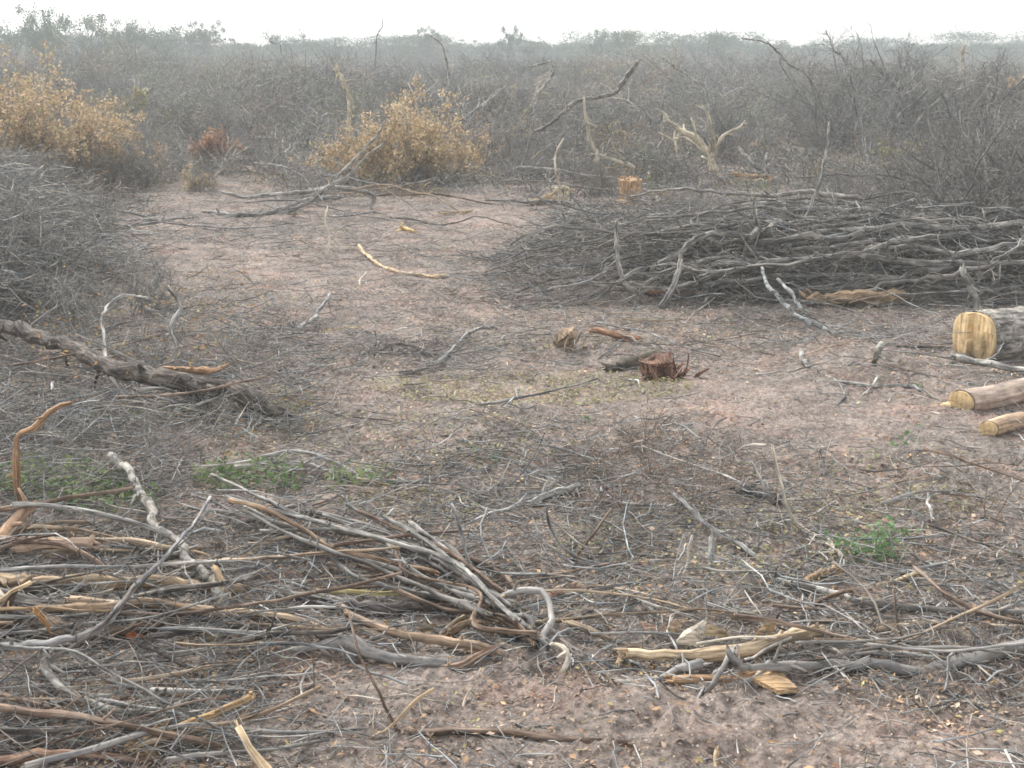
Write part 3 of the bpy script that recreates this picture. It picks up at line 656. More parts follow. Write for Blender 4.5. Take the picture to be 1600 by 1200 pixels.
# --- right hand logs with visible saw cuts
def saw_log(name, label, pts, wpx, bark, cutpts=None, lift=0, tint=None, cutmat="cut_wood", stepped=False, rough=.1, jit=.1, shear=.45):
    S = path3(pts, wpx, lift, n=30, jit=0.0)
    r = .5 * wpx * px_m(S[0])
    root = empty(name, S[0])
    m = MB()
    K = 30; sides = 40
    rad = r * (1 + .05 * (vnoise(np.arange(K) * .4 + 4, np.zeros(K)) - .5))
    m.tubes(S[None], rad[None], sides, None if tint is None else np.array([tint]), False, rough)
    for i in range(len(m.v)): m.v[i] = m.v[i] - S[0]
    t = unit(S[0] - S[6]); nrm = unit(np.cross(t, (0, 0, 1.0))); b_ = np.cross(nrm, t); pw = 2.5 if stepped else 2.0
    if stepped:             # a trunk with flattened sides
        W_ = m.v[0].reshape(K, sides, 3); Cc = (S - S[0])[:, None, :]; dl = W_ - Cc
        ca = dl @ nrm; sa = dl @ b_; hy = np.sqrt(ca ** 2 + sa ** 2) + 1e-9
        sc_ = 1 / ((np.abs(ca / hy) ** pw + np.abs(sa / hy) ** pw) ** (1 / pw))
        m.v[0][:] = (Cc + dl * sc_[..., None] * .97).reshape(-1, 3)
    for k in range(4):      # the end is cut on a slant, the far side longer
        V0 = m.v[0][k * sides:(k + 1) * sides]; V0 += t * (V0 @ nrm)[:, None] * shear * (1 - k / 4) - (t * .04 * r if k == 0 else 0)
    m.obj("bark", bark, parent=root)
    # sawn face, slightly proud of the end, with a stepped hinge where the tree broke off
    f = MB(); nn = 61; xs = np.linspace(-1, 1, nn)
    X, Z = np.meshgrid(xs, xs)
    e = np.maximum(1 - np.abs(Z) ** pw * .999, 0) ** (1 / pw)
    Xa = X * e              # straight planks across the cut, not meridians
    grain = .035 * r * vnoise(Xa * 9 + 3, Z * .8)
    if stepped:
        edge = .1 * (vnoise(Z * 4 + 2, Z * 0) - .5)
        off = .07 * r + grain + .22 * r * (Xa > .15 + edge) - .06 * r * (Xa < -.5 + edge) * (Z < .3)
    else:
        off = .03 * r + grain + .08 * r * vnoise(X * 3, Z * 3 + 8)
    off = off + shear * X * e * r * .92
    re = r * .92
    q = (np.array([0, 0, 0.0]) + (X * e * re)[..., None] * nrm + (Z * re)[..., None] * b_ + (off + .004)[..., None] * t)
    # skirt back into the log
    V = q.reshape(-1, 3); idx = np.arange(nn * nn).reshape(nn, nn)
    Q = np.stack([idx[:-1, :-1], idx[:-1, 1:], idx[1:, 1:], idx[1:, :-1]], -1).reshape(-1, 4)
    rim = np.concatenate([idx[0, :], idx[1:, -1], idx[-1, -2::-1], idx[-2:0:-1, 0]])
    V2 = V[rim] * 1.0 - t * (r * .22); nV = len(V); k = len(rim)
    Q2 = np.stack([rim, np.roll(rim, -1), nV + (np.arange(k) + 1) % k, nV + np.arange(k)], -1)
    bk = np.concatenate([np.stack([(Xa * .5 * r).ravel(), np.full(nn * nn, 1.0), (Z * r).ravel()], -1), V2])
    f.add(np.concatenate([V, V2]), quads=np.concatenate([Q, Q2]), bk=bk)
    f.obj("cut_face", cutmat, parent=root, smooth=False)
    return tag(root, label, LG)
saw_log("sawn_log", "thickest log, grey barked, with a stepped yellow saw cut facing left", [(1527, 526), (1570, 524), (1650, 519), (1770, 509)], 82, "bark_log", stepped=True, rough=.05, shear=.2, tint=(1.35, 1.35, 1.35))
saw_log("sawn_log", "pinkish peeled log with a splintered yellow end, below the thickest log", [(1502, 628), (1550, 622), (1610, 614), (1720, 600)], 40, "pink_wood", rough=.02)
saw_log("sawn_log", "smaller peeled log with round yellow cut end, lowest of the logs at the right", [(1545, 668), (1575, 660), (1620, 648), (1700, 630)], 28, "pink_wood", tint=(1, .9, .74), rough=.02)
fb("yellow splinter spike torn from the end of the pinkish peeled log", "cut_wood", [(1462, 634, .01), (1480, 632, .02), (1502, 630, .03)], 5, 14)
fb("short white stripped stick on the soil left of the lowest peeled log", "pale_wood", [(1448, 650), (1465, 653), (1482, 656)], 6, 6)
fb("dark grey pointed limb lying against the thickest log", "bark_grey", [(1492, 562, .08), (1530, 568, .05), (1570, 578, .03), (1660, 590)], 14, 8, twigs=2)
fb("dark low dead limb left of the thickest log", "bark_dark", [(1290, 548), (1380, 545, .02), (1480, 545, .03)], 4, 5, tint=(1.5, 1.5, 1.5), twigs=6)
fb("white lichened stub on the soil right of the shattered stump", "bark_lichen", [(1252, 545, .06), (1262, 565, .03), (1275, 580), (1310, 600), (1325, 622)], 9, 5, twigs=5)
fb("pale blue grey branch snaking down from the brush pile, the longer of two", "bark_lichen", [(1190, 418, .3), (1200, 448, .22), (1225, 472, .15), (1260, 495, .1), (1290, 510, .05), (1306, 530)], 5, 9, twigs=6, tint=(.92, 1.0, 1.04))
fb("pale blue grey branch snaking down from the brush pile, the shorter of two", "bark_lichen", [(1215, 440, .22), (1240, 462, .18), (1252, 485, .1)], 5, 6, twigs=3, tint=(.92, 1.0, 1.04))
fb("tangled grey branch trailing low from the soil to the yellow splinter", "bark_grey", [(1290, 612), (1340, 606, .01), (1380, 602, .02), (1430, 610, .02), (1460, 632)], 7, 6, twigs=9, tl=.2)
fb("forked grey twig with a sharp bend left of the peeled logs", "bark_grey", [(1345, 625), (1363, 605, .04), (1372, 588, .07)], 5, 4, extra=[([(1363, 605, .04), (1330, 600, .03), (1270, 598)], 5, 4), ([(1300, 640), (1320, 622, .02), (1310, 600, .04)], 5, 4)])
trace("broken_stub", "small lichened stub standing on the soil with an orange broken top", "stub", "bark_lichen", [(1378, 545, .14), (1370, 560, .09), (1365, 578)], 12, 8, capmat="orange_wood", tint=(.9, .9, .85))

# --- brush pile on the right: butts to the right, tips to the left
GP = "cut branches heaped in the long brush pile"
LP = "long grey cut branch heaped with many others in the brush pile across the far clearing"
def pile(n):
    for i in range(n):
        x1 = 1.6 + 4.4 * rng.random() ** .8; L = 1.6 + 2.4 * rng.random()
        y = 10.2 + 2.7 * rng.random() ** 1.2
        top = .64 * min(1, (y - 9.95) / .75) * min(1, (13.2 - y) / .7)
        z1 = .05 + top * rng.random() ** .8; z0 = max(.03, z1 - (.05 + .35 * rng.random()))
        x0 = max(x1 - L, -.2 + 1.5 * rng.random()); y0 = min(13.1, max(10.1, y + rng.normal(0, .95)))
        hump = .15 * rng.random()
        pts = [(x1, y, z1), (x1 * .65 + x0 * .35, y * .65 + y0 * .35 + rng.normal(0, .16), (z1 + z0) / 2 + hump), (x1 * .3 + x0 * .7, y * .3 + y0 * .7 + rng.normal(0, .16), (z1 + z0) / 2 + hump * .6), (x0, y0, z0)]
        S = spline(pts, 22); j = np.cumsum(rng.normal(size=(22, 3)), 0) * .02; S += j; lim(S)
        r = .011 + .029 * rng.random() ** 2
        m = MB(); g = .5 + .55 * rng.random(); 
        thick_branch(m, S, r, r * .45, 8, (g, g * .98, g * .96), 22, .34, .15)
        o = m.obj("cut_branch", [["bark_grey", "twig_grey", "bark_grey", "smooth_grey"][i % 4], "bare_wood"], loc=S[0])
        tag(o, LP, B, GP)
pile(100)
trace("cut_log", "tan log with a worn end lying low at the front of the brush pile", LG, "bark_tan", [(1262, 479, .0), (1330, 480, .0), (1410, 474, .0)], 20, 24, tint=(.85, .8, .72), capmat="orange_wood")
fb("tan peeled branch with a forked end, at the front left of the brush pile", "bark_tan", [(1030, 452), (1070, 461), (1110, 469), (1138, 466, .03)], 12, 7, extra=[([(1075, 478), (1110, 473, .01), (1140, 464, .03)], 5, 6)])
fb("orange red broken wood at the front left of the brush pile", "orange_wood", [(985, 450, .02), (1010, 458, .01), (1050, 462)], 12, 9, tint=(.8, .6, .55))
fb("upright stick with a yellow tip standing at the front of the brush pile", "bark_grey", [(1064, 404, .0), (1056, 435, .0), (1042, 462, .0), (1030, 480, .0)], 7, 9, depth=10.0, capmat="cut_wood")
fb("thin upright grey stick curving down in front of the brush pile", "bark_grey", [(964, 345, .0), (963, 400, .0), (972, 440, .0), (1000, 462, .0)], 6, 7, depth=10.2, twigs=5)
fb("pale stick leaning against the brush pile behind the thickest log", "bark_lichen", [(1503, 415, .0), (1512, 445, .0), (1530, 490, .0)], 10, 12, depth=9.4)
fb("tall thin whip leaning out above the brush pile", "bark_grey", [(1296, 190, .0), (1285, 270, .0), (1262, 330, .0), (1235, 385, .0), (1205, 420, .0)], 4, 6, depth=11.5, twigs=6, tl=.2)
fb("thick dark bowed limb lying across the top of the brush pile", "bark_dark", [(1150, 380, .0), (1230, 428, .0), (1290, 418, .0), (1345, 385, .0)], 13, 11, depth=10.7, tint=(1.7, 1.7, 1.7))
fb("arched dark limb rising above the right part of the brush pile", "bark_dark", [(1285, 345, .0), (1320, 325, .0), (1350, 322, .0), (1380, 340, .0), (1420, 358, .0)], 7, 6, depth=12.2, tint=(1.5, 1.5, 1.5), twigs=5)

# --- beyond the pile
def stump(name, label, u, v, wpx, hpx, mat, tint=None):
    c = unproj(u, v); s = px_m(c); r = wpx * s / 2; h = hpx * s
    root = empty(name, (c[0], c[1], float(ground_h(c[0], c[1]))))
    m = MB(); zz = np.array([-.05, 0, h * .3, h * .7, h]); P = np.zeros((1, 5, 3)); P[0, :, 2] = zz; P[0, :, 0] = [0, 0, .01, .02, .02]
    m.tubes(P, np.array([[r * 1.25, r * 1.15, r, r * .97, r * .95]]), 16, None if tint is None else np.array([tint]), True, .42)
    m.obj("torn_wood", mat, parent=root, smooth=False)
    m = MB(); n = 26; a = rng.random(n) * 2 * np.pi; q = np.sqrt(rng.random(n)) * r * .85
    st = np.stack([q * np.cos(a) + .02, q * np.sin(a), np.full(n, h * .8)], -1)
    P = grow(st, np.tile((0, 0, 1.0), (n, 1)), h * (.18 + .16 * rng.random(n)), 3, .05)
    m.tubes(P, np.full((n, 1), r * .17) * np.array([[1, .9, .5]]), 4, None if tint is None else np.tile(tint, (n, 1)), True, .3)
    m.obj("splinters", mat, parent=root, smooth=False)
    tag(root, label, "stump")
stump("torn_stump", "bright orange torn stump standing behind the brush pile", 982, 322, 38, 42, "orange_wood", (1.0, 1.0, .95))
stump("torn_stump", "pale cream torn stump left of the bright orange one", 875, 320, 26, 26, "pale_wood", (.85, .8, .7))
fb("tan slab of wood lying at the foot of the pale cream stump", "bare_wood", [(830, 322), (850, 316, .02), (875, 318, .02)], 12, 12, tint=(.75, .7, .6))
D = 20.5
def standing(label, mat, pts, w0, w1, depth, **k):
    P = [(u, v, rng.normal(0, .06)) for u, v in pts]
    vg = HORV + CAMH * FPX / depth                       # where the soil is at that distance
    if P[-1][1] >= P[0][1]: P.append((P[-1][0] + rng.normal(0, 6), max(vg, P[-1][1] + 2), 0))
    else: P.insert(0, (P[0][0] + rng.normal(0, 6), max(vg, P[0][1] + 2), 0))
    return trace("dead_limb", label, "dead limb", mat, P, w0, w1, depth=depth, jit=k.pop("jit", .3), **k)
trace("dead_treetop", "bleached dead treetop fanning its bare forks upwards behind the orange stump", "dead tree", "pale_wood", [(1115, 268, 0), (1108, 245, .1), (1085, 215, .2), (1060, 202, .3), (1045, 188, .3), (1034, 174, .3)], 13, 4, depth=20.5, tint=(.82, .8, .74), jit=.3,
      extra=[([(1113, 255, 0), (1118, 235, 0), (1111, 210, -.2), (1105, 180, -.3), (1098, 165, -.3)], 8, 4, 3), ([(1118, 240, 0), (1128, 215, .1), (1150, 202, .2), (1163, 190, .3)], 6, 3, 3),
             ([(1100, 238, 0), (1070, 215, -.2), (1050, 218, -.3), (1030, 208, -.4)], 5, 3, 3), ([(1090, 222, 0), (1085, 200, 0), (1080, 185, .1)], 4, 2, 2), ([(1058, 240, .1), (1055, 215, .2), (1055, 205, .3)], 4, 2, 0)])
standing("thick dark limb reaching up right over the scrub, behind the bleached dead treetop", "bark_dark", [(830, 212), (850, 200), (880, 176), (905, 158), (945, 150), (965, 138), (996, 98)], 4, 8, 22, tint=(1.8, 1.85, 1.9), twigs=6)
standing("pale limb slanting down right, highest above the bleached dead treetop", "bark_lichen", [(1035, 90), (1060, 108), (1085, 125), (1105, 142)], 4, 4, 30, twigs=4)
standing("pale upright limb standing left of the bleached dead treetop", "pale_wood", [(913, 153), (916, 190), (922, 220), (933, 243)], 4, 8, 20, tint=(.75, .75, .72), twigs=4)
standing("pale low forked limb between the upright limb and the bleached treetop", "pale_wood", [(930, 243), (955, 250), (990, 262)], 8, 6, 20, tint=(.65, .65, .62), twigs=5)
standing("thin white wavy stick above the pale cream stump", "pale_wood", [(880, 217), (869, 240), (868, 270), (873, 285)], 3, 4, 16)
standing("pale forked trunk stub with a knob, standing up behind the ochre bush", "pale_wood", [(525, 107), (536, 130), (543, 150), (547, 175)], 7, 6, 24, tint=(.85, .83, .75), extra=[([(540, 140), (549, 155), (552, 172)], 4, 4)])
standing("thin crooked limb slanting with a white hooked top, left of the thick dark limb", "bark_lichen", [(862, 95), (863, 115), (850, 135), (838, 152)], 4, 5, 30, extra=[([(862, 95), (845, 100), (828, 104)], 3, 3)])
standing("arching dark dead branch reaching above the horizon trees", "bark_dark", [(1160, 60), (1195, 66), (1215, 80), (1235, 102), (1262, 118), (1278, 160), (1285, 190)], 1.8, 4.5, 30, tint=(1.7, 1.75, 1.8), twigs=22, tl=.3)
standing("dark curved dead stem rising in the scrub behind the ochre bush", "bark_dark", [(672, 55), (690, 70), (697, 95), (703, 120), (706, 150)], 1.5, 3, 34, tint=(1.8, 1.8, 1.8), twigs=14)
standing("white bare stem standing upright in the tall scrub on the right", "pale_wood", [(1507, 70), (1504, 95), (1505, 130), (1503, 160)], 6, 5, 34, tint=(.8, .8, .8))
standing("black forked stem poking above the treetops near the middle", "bark_dark", [(598, 26), (597, 42), (590, 52), (588, 68)], 1.2, 2, 60, tint=(1, 1, 1), twigs=8, tl=.6)
standing("grey leaning limb resting diagonally against the ochre bush", "bark_grey", [(450, 332), (490, 312), (530, 275), (565, 240), (592, 212), (600, 190)], 8, 3, 16, twigs=8, tint=(1.1, 1.08, 1.05), extra=[([(500, 300), (545, 275), (572, 245), (600, 225)], 6, 3)])
standing("second dark grey limb lying low to the left of the ochre bush", "bark_grey", [(345, 300), (385, 308), (430, 303), (480, 300), (520, 292), (580, 303)], 5, 7, 16.5, twigs=10, tint=(1.2, 1.18, 1.15))
fb("long grey limb lying level at the far edge of the clearing", "bark_grey", [(318, 332), (360, 334, .02), (420, 333, .02), (470, 322, .05), (530, 310, .08)], 6, 7, twigs=7)
standing("short pale leaning prop in front of the dark hollow at the right", "bark_lichen", [(1155, 232), (1172, 250), (1188, 268)], 5, 6, 20)
standing("orange splintered limb lying right of the bleached dead treetop", "orange_wood", [(1148, 272), (1170, 276), (1200, 276)], 9, 6, 19.5)
standing("thin twisted root hooked up at the edge of the dark hollow", "bark_lichen", [(1199, 240), (1197, 255), (1203, 272)], 4, 5, 19.5)

# pale bare limbs standing in the scrub
for i in range(56):
    y = 18.5 + 30 * rng.random(); x = (-.42 + .86 * rng.random()) * y; hh = .5 + .9 * rng.random() + .012 * (y - 18)
    m = MB(); base = np.array([x, y, float(ground_h(x, y)) - .03])
    P = grow(base[None], np.array([[rng.normal(0, .55), rng.normal(0, .3), 1.0]]), np.array([hh]), 14, .16)
    Rr = np.linspace(.03, .010, 14)[None] * (.7 + .6 * rng.random())
    g = np.ones((1, 3)) * (.75 + .35 * rng.random())
    m.tubes(P, Rr, 6, g, True, .15, 1)
    C, Rc = sprout(P, Rr, 6, .25, .95, (.35, .9), (.3, .7), K=7, wiggle=.22, rfac=.65); lim(C); m.tubes(C, Rc, 5, np.repeat(g, 6, 0), True)
    C2, R2 = sprout(C, Rc, 14, .3, 1, (.4, 1.0), (.3, .8), K=5, wiggle=.25, rfac=.6, rmin=.002); lim(C2); m.tubes(C2, R2, 3, np.repeat(g, 14, 0), False)
    tag(m.obj("bare_limb", [["pale_wood", "bark_lichen", "bark_grey"][i % 3], "pale_wood"], loc=base), "bare forked limb sticking up out of the dead scrub behind the clearing", "dead limb", "bare limbs sticking out of the scrub")

# scattered repeat sticks, each its own object
def sticks(n, name, label, group, zone, ang, L, rad, mats, lift=(.0, .1), twigs=3, tint=None, tilt=.05):
    u0, u1, v0, v1 = zone
    for i in range(n):
        p = unproj(u0 + (u1 - u0) * rng.random(), v0 + (v1 - v0) * rng.random())
        a = rng.normal(ang[0], ang[1]); ln = L[0] + (L[1] - L[0]) * rng.random() ** 1.3
        r = rad[0] + (rad[1] - rad[0]) * rng.random() ** 1.8
        d = np.array([[math.cos(a), math.sin(a), rng.normal(0, tilt)]])
        K = int(np.clip(ln / .06, 7, 26))
        S = grow(p[None] - d * ln / 2, d, np.array([ln]), K, .075)[0]
        S[:, 2] = (S[:, 2] - S[:, 2].min()) * .8 + r * .9 + ground_h(S[:, 0], S[:, 1]) + lift[0] + (lift[1] - lift[0]) * rng.random()
        m = MB(); g = (.8 + .4 * rng.random()) * np.ones(3) if tint is None else np.array(tint) * (.85 + .3 * rng.random())
        thick_branch(m, S, r, r * .55, 7, g, twigs, .16, .12)
        tag(m.obj(name, [mats[i % len(mats)], "bare_wood"], loc=S[0]), label, B, group)
mg = ["bark_grey", "bark_grey", "smooth_grey", "bark_brown", "bark_tan", "bark_grey", "bark_dark"]
mt = ["bark_tan", "bark_grey", "bark_brown", "smooth_grey", "bark_tan", "bark_dark"]
sticks(34, "brushwood_stick", "loose stick tangled in the brushwood covering the lower left corner", "loose sticks of the lower left tangle", (-60, 460, 985, 1190), (.05, .3), (.3, 1.1), (.004, .014), mg, (.0, .08), 5)
sticks(30, "brushwood_stick", "loose stick mixed in with the logs along the left edge", "loose sticks among the left logs", (-40, 480, 850, 990), (.0, .16), (.4, 1.3), (.006, .018), mt, (.0, .07), 4)
sticks(16, "brushwood_stick", "loose stick under and beside the sheaf of branches", "loose sticks around the sheaf", (420, 860, 870, 1020), (-.2, .5), (.2, .8), (.004, .010), mg, (.0, .06), 4)
sticks(40, "brushwood_stick", "loose grey stick in the tangle around the fallen dark trunk", "loose sticks around the fallen trunk", (-60, 480, 500, 760), (.0, .9), (.3, 1.1), (.003, .011), mg[:4], (.0, .16), 8, tilt=.2)
sticks(16, "brushwood_stick", "loose stick in the belt of broken wood across the lower right", "loose sticks of the lower right belt", (880, 1640, 895, 1065), (.0, .25), (.3, 1.1), (.005, .013), mt, (.0, .05), 5)
sticks(18, "brushwood_stick", "thin twiggy stick scattered over the right part of the clearing", "thin sticks on the right of the clearing", (960, 1600, 740, 890), (.3, .9), (.3, 1.0), (.003, .009), mg, (.0, .06), 6)
sticks(16, "brushwood_stick", "thin stick lying in the litter in the middle of the clearing", "thin sticks in the middle of the clearing", (460, 900, 520, 850), (.2, .7), (.3, 1.0), (.003, .010), mg, (.0, .04), 5)
sticks(14, "brushwood_stick", "thin stick lying between the brush pile and the big logs", "thin sticks in front of the brush pile", (960, 1600, 480, 600), (.0, .6), (.4, 1.6), (.004, .012), mg, (.0, .06), 7)
sticks(20, "brushwood_stick", "stick lying at the far edge of the clearing before the dead scrub", "sticks along the far edge of the clearing", (150, 1000, 290, 375), (.0, .5), (.8, 2.6), (.008, .02), mg, (.0, .15), 7)

# splinters and slabs with a shape of their own
def slab(name, label, pts, th, mat, lift=.03, tint=None):
    """a broken slab of wood: outline in photo points laid on a tilted plane, with thickness"""
    Pp = np.array([unproj(p[0], p[1], lift) if len(p) < 3 else unproj(p[0], p[1], p[2]) for p in pts])
    Pp[:, 2] += ground_h(Pp[:, 0], Pp[:, 1])
    n = len(Pp); c = Pp.mean(0)
    m = MB()
    V = np.concatenate([Pp, Pp - np.array([0, 0, th]), [c + (0, 0, th * .6)], [c - (0, 0, th * 1.3)]])
    i = np.arange(n); j = (i + 1) % n
    m.add(V, quads=np.stack([i, j, n + j, n + i], -1), tris=np.concatenate([np.stack([j, i, np.full(n, 2 * n)], -1), np.stack([n + i, n + j, np.full(n, 2 * n + 1)], -1)]), tint=None if tint is None else np.tile(tint, (len(V), 1)),
          bk=(V - c)[:, [1, 2, 0]])
    return tag(m.obj(name, mat, loc=c, smooth=False), label, "splinter")
slab("wood_splinter", "white torn flap of wood standing up from the yellow peeled limb", [(1056, 1010, .06), (1068, 994, .09), (1086, 984, .12), (1106, 972, .16), (1100, 990, .12), (1096, 1012, .06)], .012, "pale_wood")
slab("wood_splinter", "orange tan slab lying on the soil under the forked grey branch", [(1190, 1050), (1207, 1048), (1226, 1066), (1246, 1084), (1215, 1088), (1176, 1070)], .015, "bare_wood", .045, (1, .9, .8))
slab("wood_splinter", "curled dark red bark piece left of the white torn flap", [(1000, 978, .05), (1010, 985, .03), (1030, 995, .02), (1062, 985, .05), (1040, 1002, .02), (1010, 1000, .02)], .01, "red_wood", .03, (1.3, 1.4, 1.4))
slab("wood_splinter", "pale curled bark piece just right of the dark red one", [(1035, 994, .05), (1052, 980, .09), (1070, 979, .1), (1060, 994, .06), (1045, 1000, .04)], .008, "pale_wood", .03, (.9, .75, .65))
slab("wood_splinter", "orange rotten wood chunk in the bottom left litter", [(235, 1130, .06), (262, 1112, .1), (262, 1150, .04), (235, 1180), (190, 1165, .02), (205, 1150, .04)], .03, "orange_wood", .03, (.7, .7, .62))
slab("wood_splinter", "cream flat slab leaning behind the thin pale stripped stick", [(1100, 1000, .06), (1106, 985, .1), (1130, 992, .09), (1140, 1004, .05)], .01, "pale_wood", .03, (1, .92, .78))
slab("wood_splinter", "cream slab with a rounded tip at the far end of the yellow peeled limb", [(1180, 1002, .06), (1196, 988, .1), (1212, 987, .1), (1206, 998, .07), (1190, 1006, .05)], .01, "bare_wood", .03)
slab("wood_splinter", "small white chip lying in the litter near the centre", [(886, 822, .03), (894, 815, .05), (898, 820, .04), (890, 832, .01)], .004, "pale_wood", .02)
slab("wood_splinter", "small reddish flat piece beside the curled root", [(855, 925, .03), (878, 918, .04), (880, 925, .03), (860, 932, .02)], .006, "red_wood", .02, (1.5, 1.3, 1.2))
slab("wood_splinter", "pale broken slab in front of the sheaf end, under the tan stick", [(650, 968, .05), (680, 962, .07), (684, 968, .05), (660, 975, .03)], .008, "bare_wood", .03)
slab("wood_splinter", "small orange bark piece in the lower left litter", [(192, 985, .05), (205, 978, .07), (225, 985, .06), (215, 992, .03)], .008, "orange_wood", .03, (1, .6, .5))
slab("wood_splinter", "yellow flat chip on the soil at the far edge of the clearing", [(448, 371, .02), (470, 368, .03), (482, 373, .02), (462, 377, .01)], .01, "orange_wood", .02)
slab("wood_splinter", "white triangular chunk on the soil beyond the pale cream stump", [(1020, 315, .05), (1026, 303, .15), (1030, 312, .1), (1026, 322, .0)], .03, "pale_wood", .03)

# ------------------------------------------------------------------ dead shrubs
def shrub_mesh(h, w_, stems, n1, n2, thick=1.0, lean=0.0, leaves=0, leafsz=.03, leaf_lo=.35, sides0=5, arch=.0, n3=0):
    """origin at the base; returns (stem MB, twig MB, leaf MB)"""
    a = rng.random(stems) * 2 * np.pi
    sp = w_ / h
    d = np.stack([np.cos(a) * sp * (.3 + .7 * rng.random(stems)) + lean, np.sin(a) * sp * (.3 + .7 * rng.random(stems)), np.full(stems, 1.0)], -1)
    st = np.stack([np.cos(a) * .06, np.sin(a) * .06, np.full(stems, -.03)], -1) * h
    P0 = grow(st, d, h * (.6 + .5 * rng.random(stems)), 9, .17, arch)
    R0 = (.012 * thick * h * (.5 + .7 * rng.random(stems)))[:, None] * np.linspace(1, .35, 9)[None]
    s = MB(); tt = lambda n: np.repeat(.75 + .5 * rng.random((n, 1)), 3, 1)
    s.tubes(P0, R0, sides0, tt(stems), False, .1)
    t = MB()
    P1, R1 = sprout(P0, R0, n1, .15, 1, (.4, 1.2), (.3, .65), lens=h * .75, K=6, wiggle=.28, trop=arch * .5, rfac=.5, rmin=.0025 * thick)
    P2, R2 = sprout(P1, R1, n2, .15, 1, (.4, 1.2), (.35, .8), lens=h * .32, K=4, wiggle=.3, rfac=.6, rmin=.002 * thick)
    allp = [(P1, R1, 4), (P2, R2, 3)]
    if n3:
        P3, R3 = sprout(P2, R2, n3, .2, 1, (.4, 1.2), (.4, .9), lens=h * .15, K=3, wiggle=.3, rfac=.7, rmin=.0014 * thick)
        allp.append((P3, R3, 3))
    for P, Q, sd_ in allp:
        P[..., 2] = np.maximum(P[..., 2], .01); t.tubes(P, Q, sd_, tt(len(P)), False)
    lf = None
    if leaves:
        lf = MB(); src = P2
        i = rng.integers(0, len(src), leaves); k = rng.integers(1, src.shape[1], leaves)
        c = src[i, k] + rng.normal(0, .025 * h ** .5, (leaves, 3))
        c = c[c[:, 2] > leaf_lo * h * rng.random(len(c))]
        n = len(c); g = .65 + .7 * rng.random((n, 1))
        nz = unit(rng.normal(size=(n, 3))); tq = unit(np.cross(nz, rng.normal(size=(n, 3)))); bq = np.cross(nz, tq)
        sz = leafsz * (.5 + rng.random((n, 1)))
        V = np.stack([c - tq * sz, c - bq * sz * .45 + nz * sz * .2, c + tq * sz, c + bq * sz * .45], 1)
        ii = np.arange(n)[:, None] * 4
        lf.add(V.reshape(-1, 3), tris=np.concatenate([ii + np.array([[0, 1, 2]]), ii + np.array([[0, 2, 3]])]), tint=np.repeat(g * np.array([(1, 1, 1), (1, .88, .8), (.85, .95, .75), (1.2, 1.15, 1.1), (.75, .7, .66)])[rng.integers(0, 5, n)], 4, 0))
    return s, t, lf
def shrub(name, label, cat, loc, h, w_, stems, n1, n2, bark="bark_grey", leafmat=None, group=None, rz=0, tilt=(0, 0), **k):
    s, t, lf = shrub_mesh(h, w_, stems, n1, n2, **k)
    if name == "green_sapling":
        o = bpy.data.objects.new(name, None)
        for q_ in ("v", "tint", "bk"): getattr(s, q_).extend(getattr(t, q_))
        s.q.extend([a + s.n for a in t.q]); s.qm.extend(t.qm); s.n += t.n
        o = s.obj(name, bark, loc=np.zeros(3)); o.location = loc
        return tag(o, label, cat, group)
    root = empty(name, loc, rz); root.rotation_euler = (tilt[0], tilt[1], rz)
    s.obj("stem", bark, parent=root); t.obj("twigs", bark, parent=root)
    if lf: lf.obj("leaves", leafmat, parent=root, smooth=False)
    return tag(root, label, cat, group)
def gp(u, v):
    p = unproj(u, v); p[2] = float(ground_h(p[0], p[1])); return p

# named bushes
shrub("ochre_bush", "large bush with dry ochre leaves at the left edge, the bigger ochre one", "bush", gp(10, 292), 1.9, 1.25, 18, 150, 1100, leafmat="ochre_leaf", leaves=15000, leafsz=.026, leaf_lo=.3)
shrub("ochre_bush", "ochre leaved bush merging into the bigger one, nearer the clearing", "bush", gp(120, 292), 1.35, 1.1, 14, 110, 800, leafmat="ochre_leaf", leaves=8500, leafsz=.025, leaf_lo=.3)
shrub("ochre_bush", "bush with dry ochre leaves standing in the middle behind the clearing", "bush", gp(640, 290), 1.4, .95, 14, 110, 800, leafmat="ochre_leaf", leaves=9500, leafsz=.024, leaf_lo=.2)
shrub("ochre_bush", "low outer ochre bush at the right flank of the bigger ones at the left", "bush", gp(185, 285), 1.05, .9, 12, 90, 600, leafmat="ochre_leaf", leaves=4500, leafsz=.024, leaf_lo=.2)
shrub("ochre_bush", "leaning dry leaved bush overlapping the right side of the middle ochre bush", "bush", gp(695, 284), 1.0, .9, 12, 90, 600, leafmat="ochre_leaf", leaves=6500, leafsz=.022, leaf_lo=.15)
shrub("ochre_bush", "thin ochre leaved bush just left of the middle ochre bush", "bush", gp(560, 290), .95, .85, 10, 80, 500, leafmat="ochre_leaf", leaves=3200, leafsz=.024, leaf_lo=.1)
shrub("rusty_bush", "low bush with rusty brown leaves between the two ochre bushes", "bush", gp(335, 268), .8, .75, 9, 60, 420, leafmat="rust_leaf", leaves=2300, leafsz=.032, leaf_lo=.2)
shrub("rusty_bush", "small yellowish leafy bush at the foot of the rusty brown one", "bush", gp(310, 298), .4, .5, 7, 40, 260, leafmat="ochre_leaf", leaves=900, leafsz=.025, leaf_lo=.1)
shrub("straw_bush", "pale greenish bush behind the large ochre bush at the left", "bush", gp(200, 212), 1.1, 1.0, 10, 60, 400, leafmat="straw_leaf", leaves=1700, leafsz=.045, leaf_lo=.3)
shrub("straw_bush", "yellow green leafy patch of scrub in the right middle distance", "bush", gp(1400, 272), .55, .8, 9, 50, 380, leafmat="straw_leaf", leaves=1300, leafsz=.035, leaf_lo=.2)
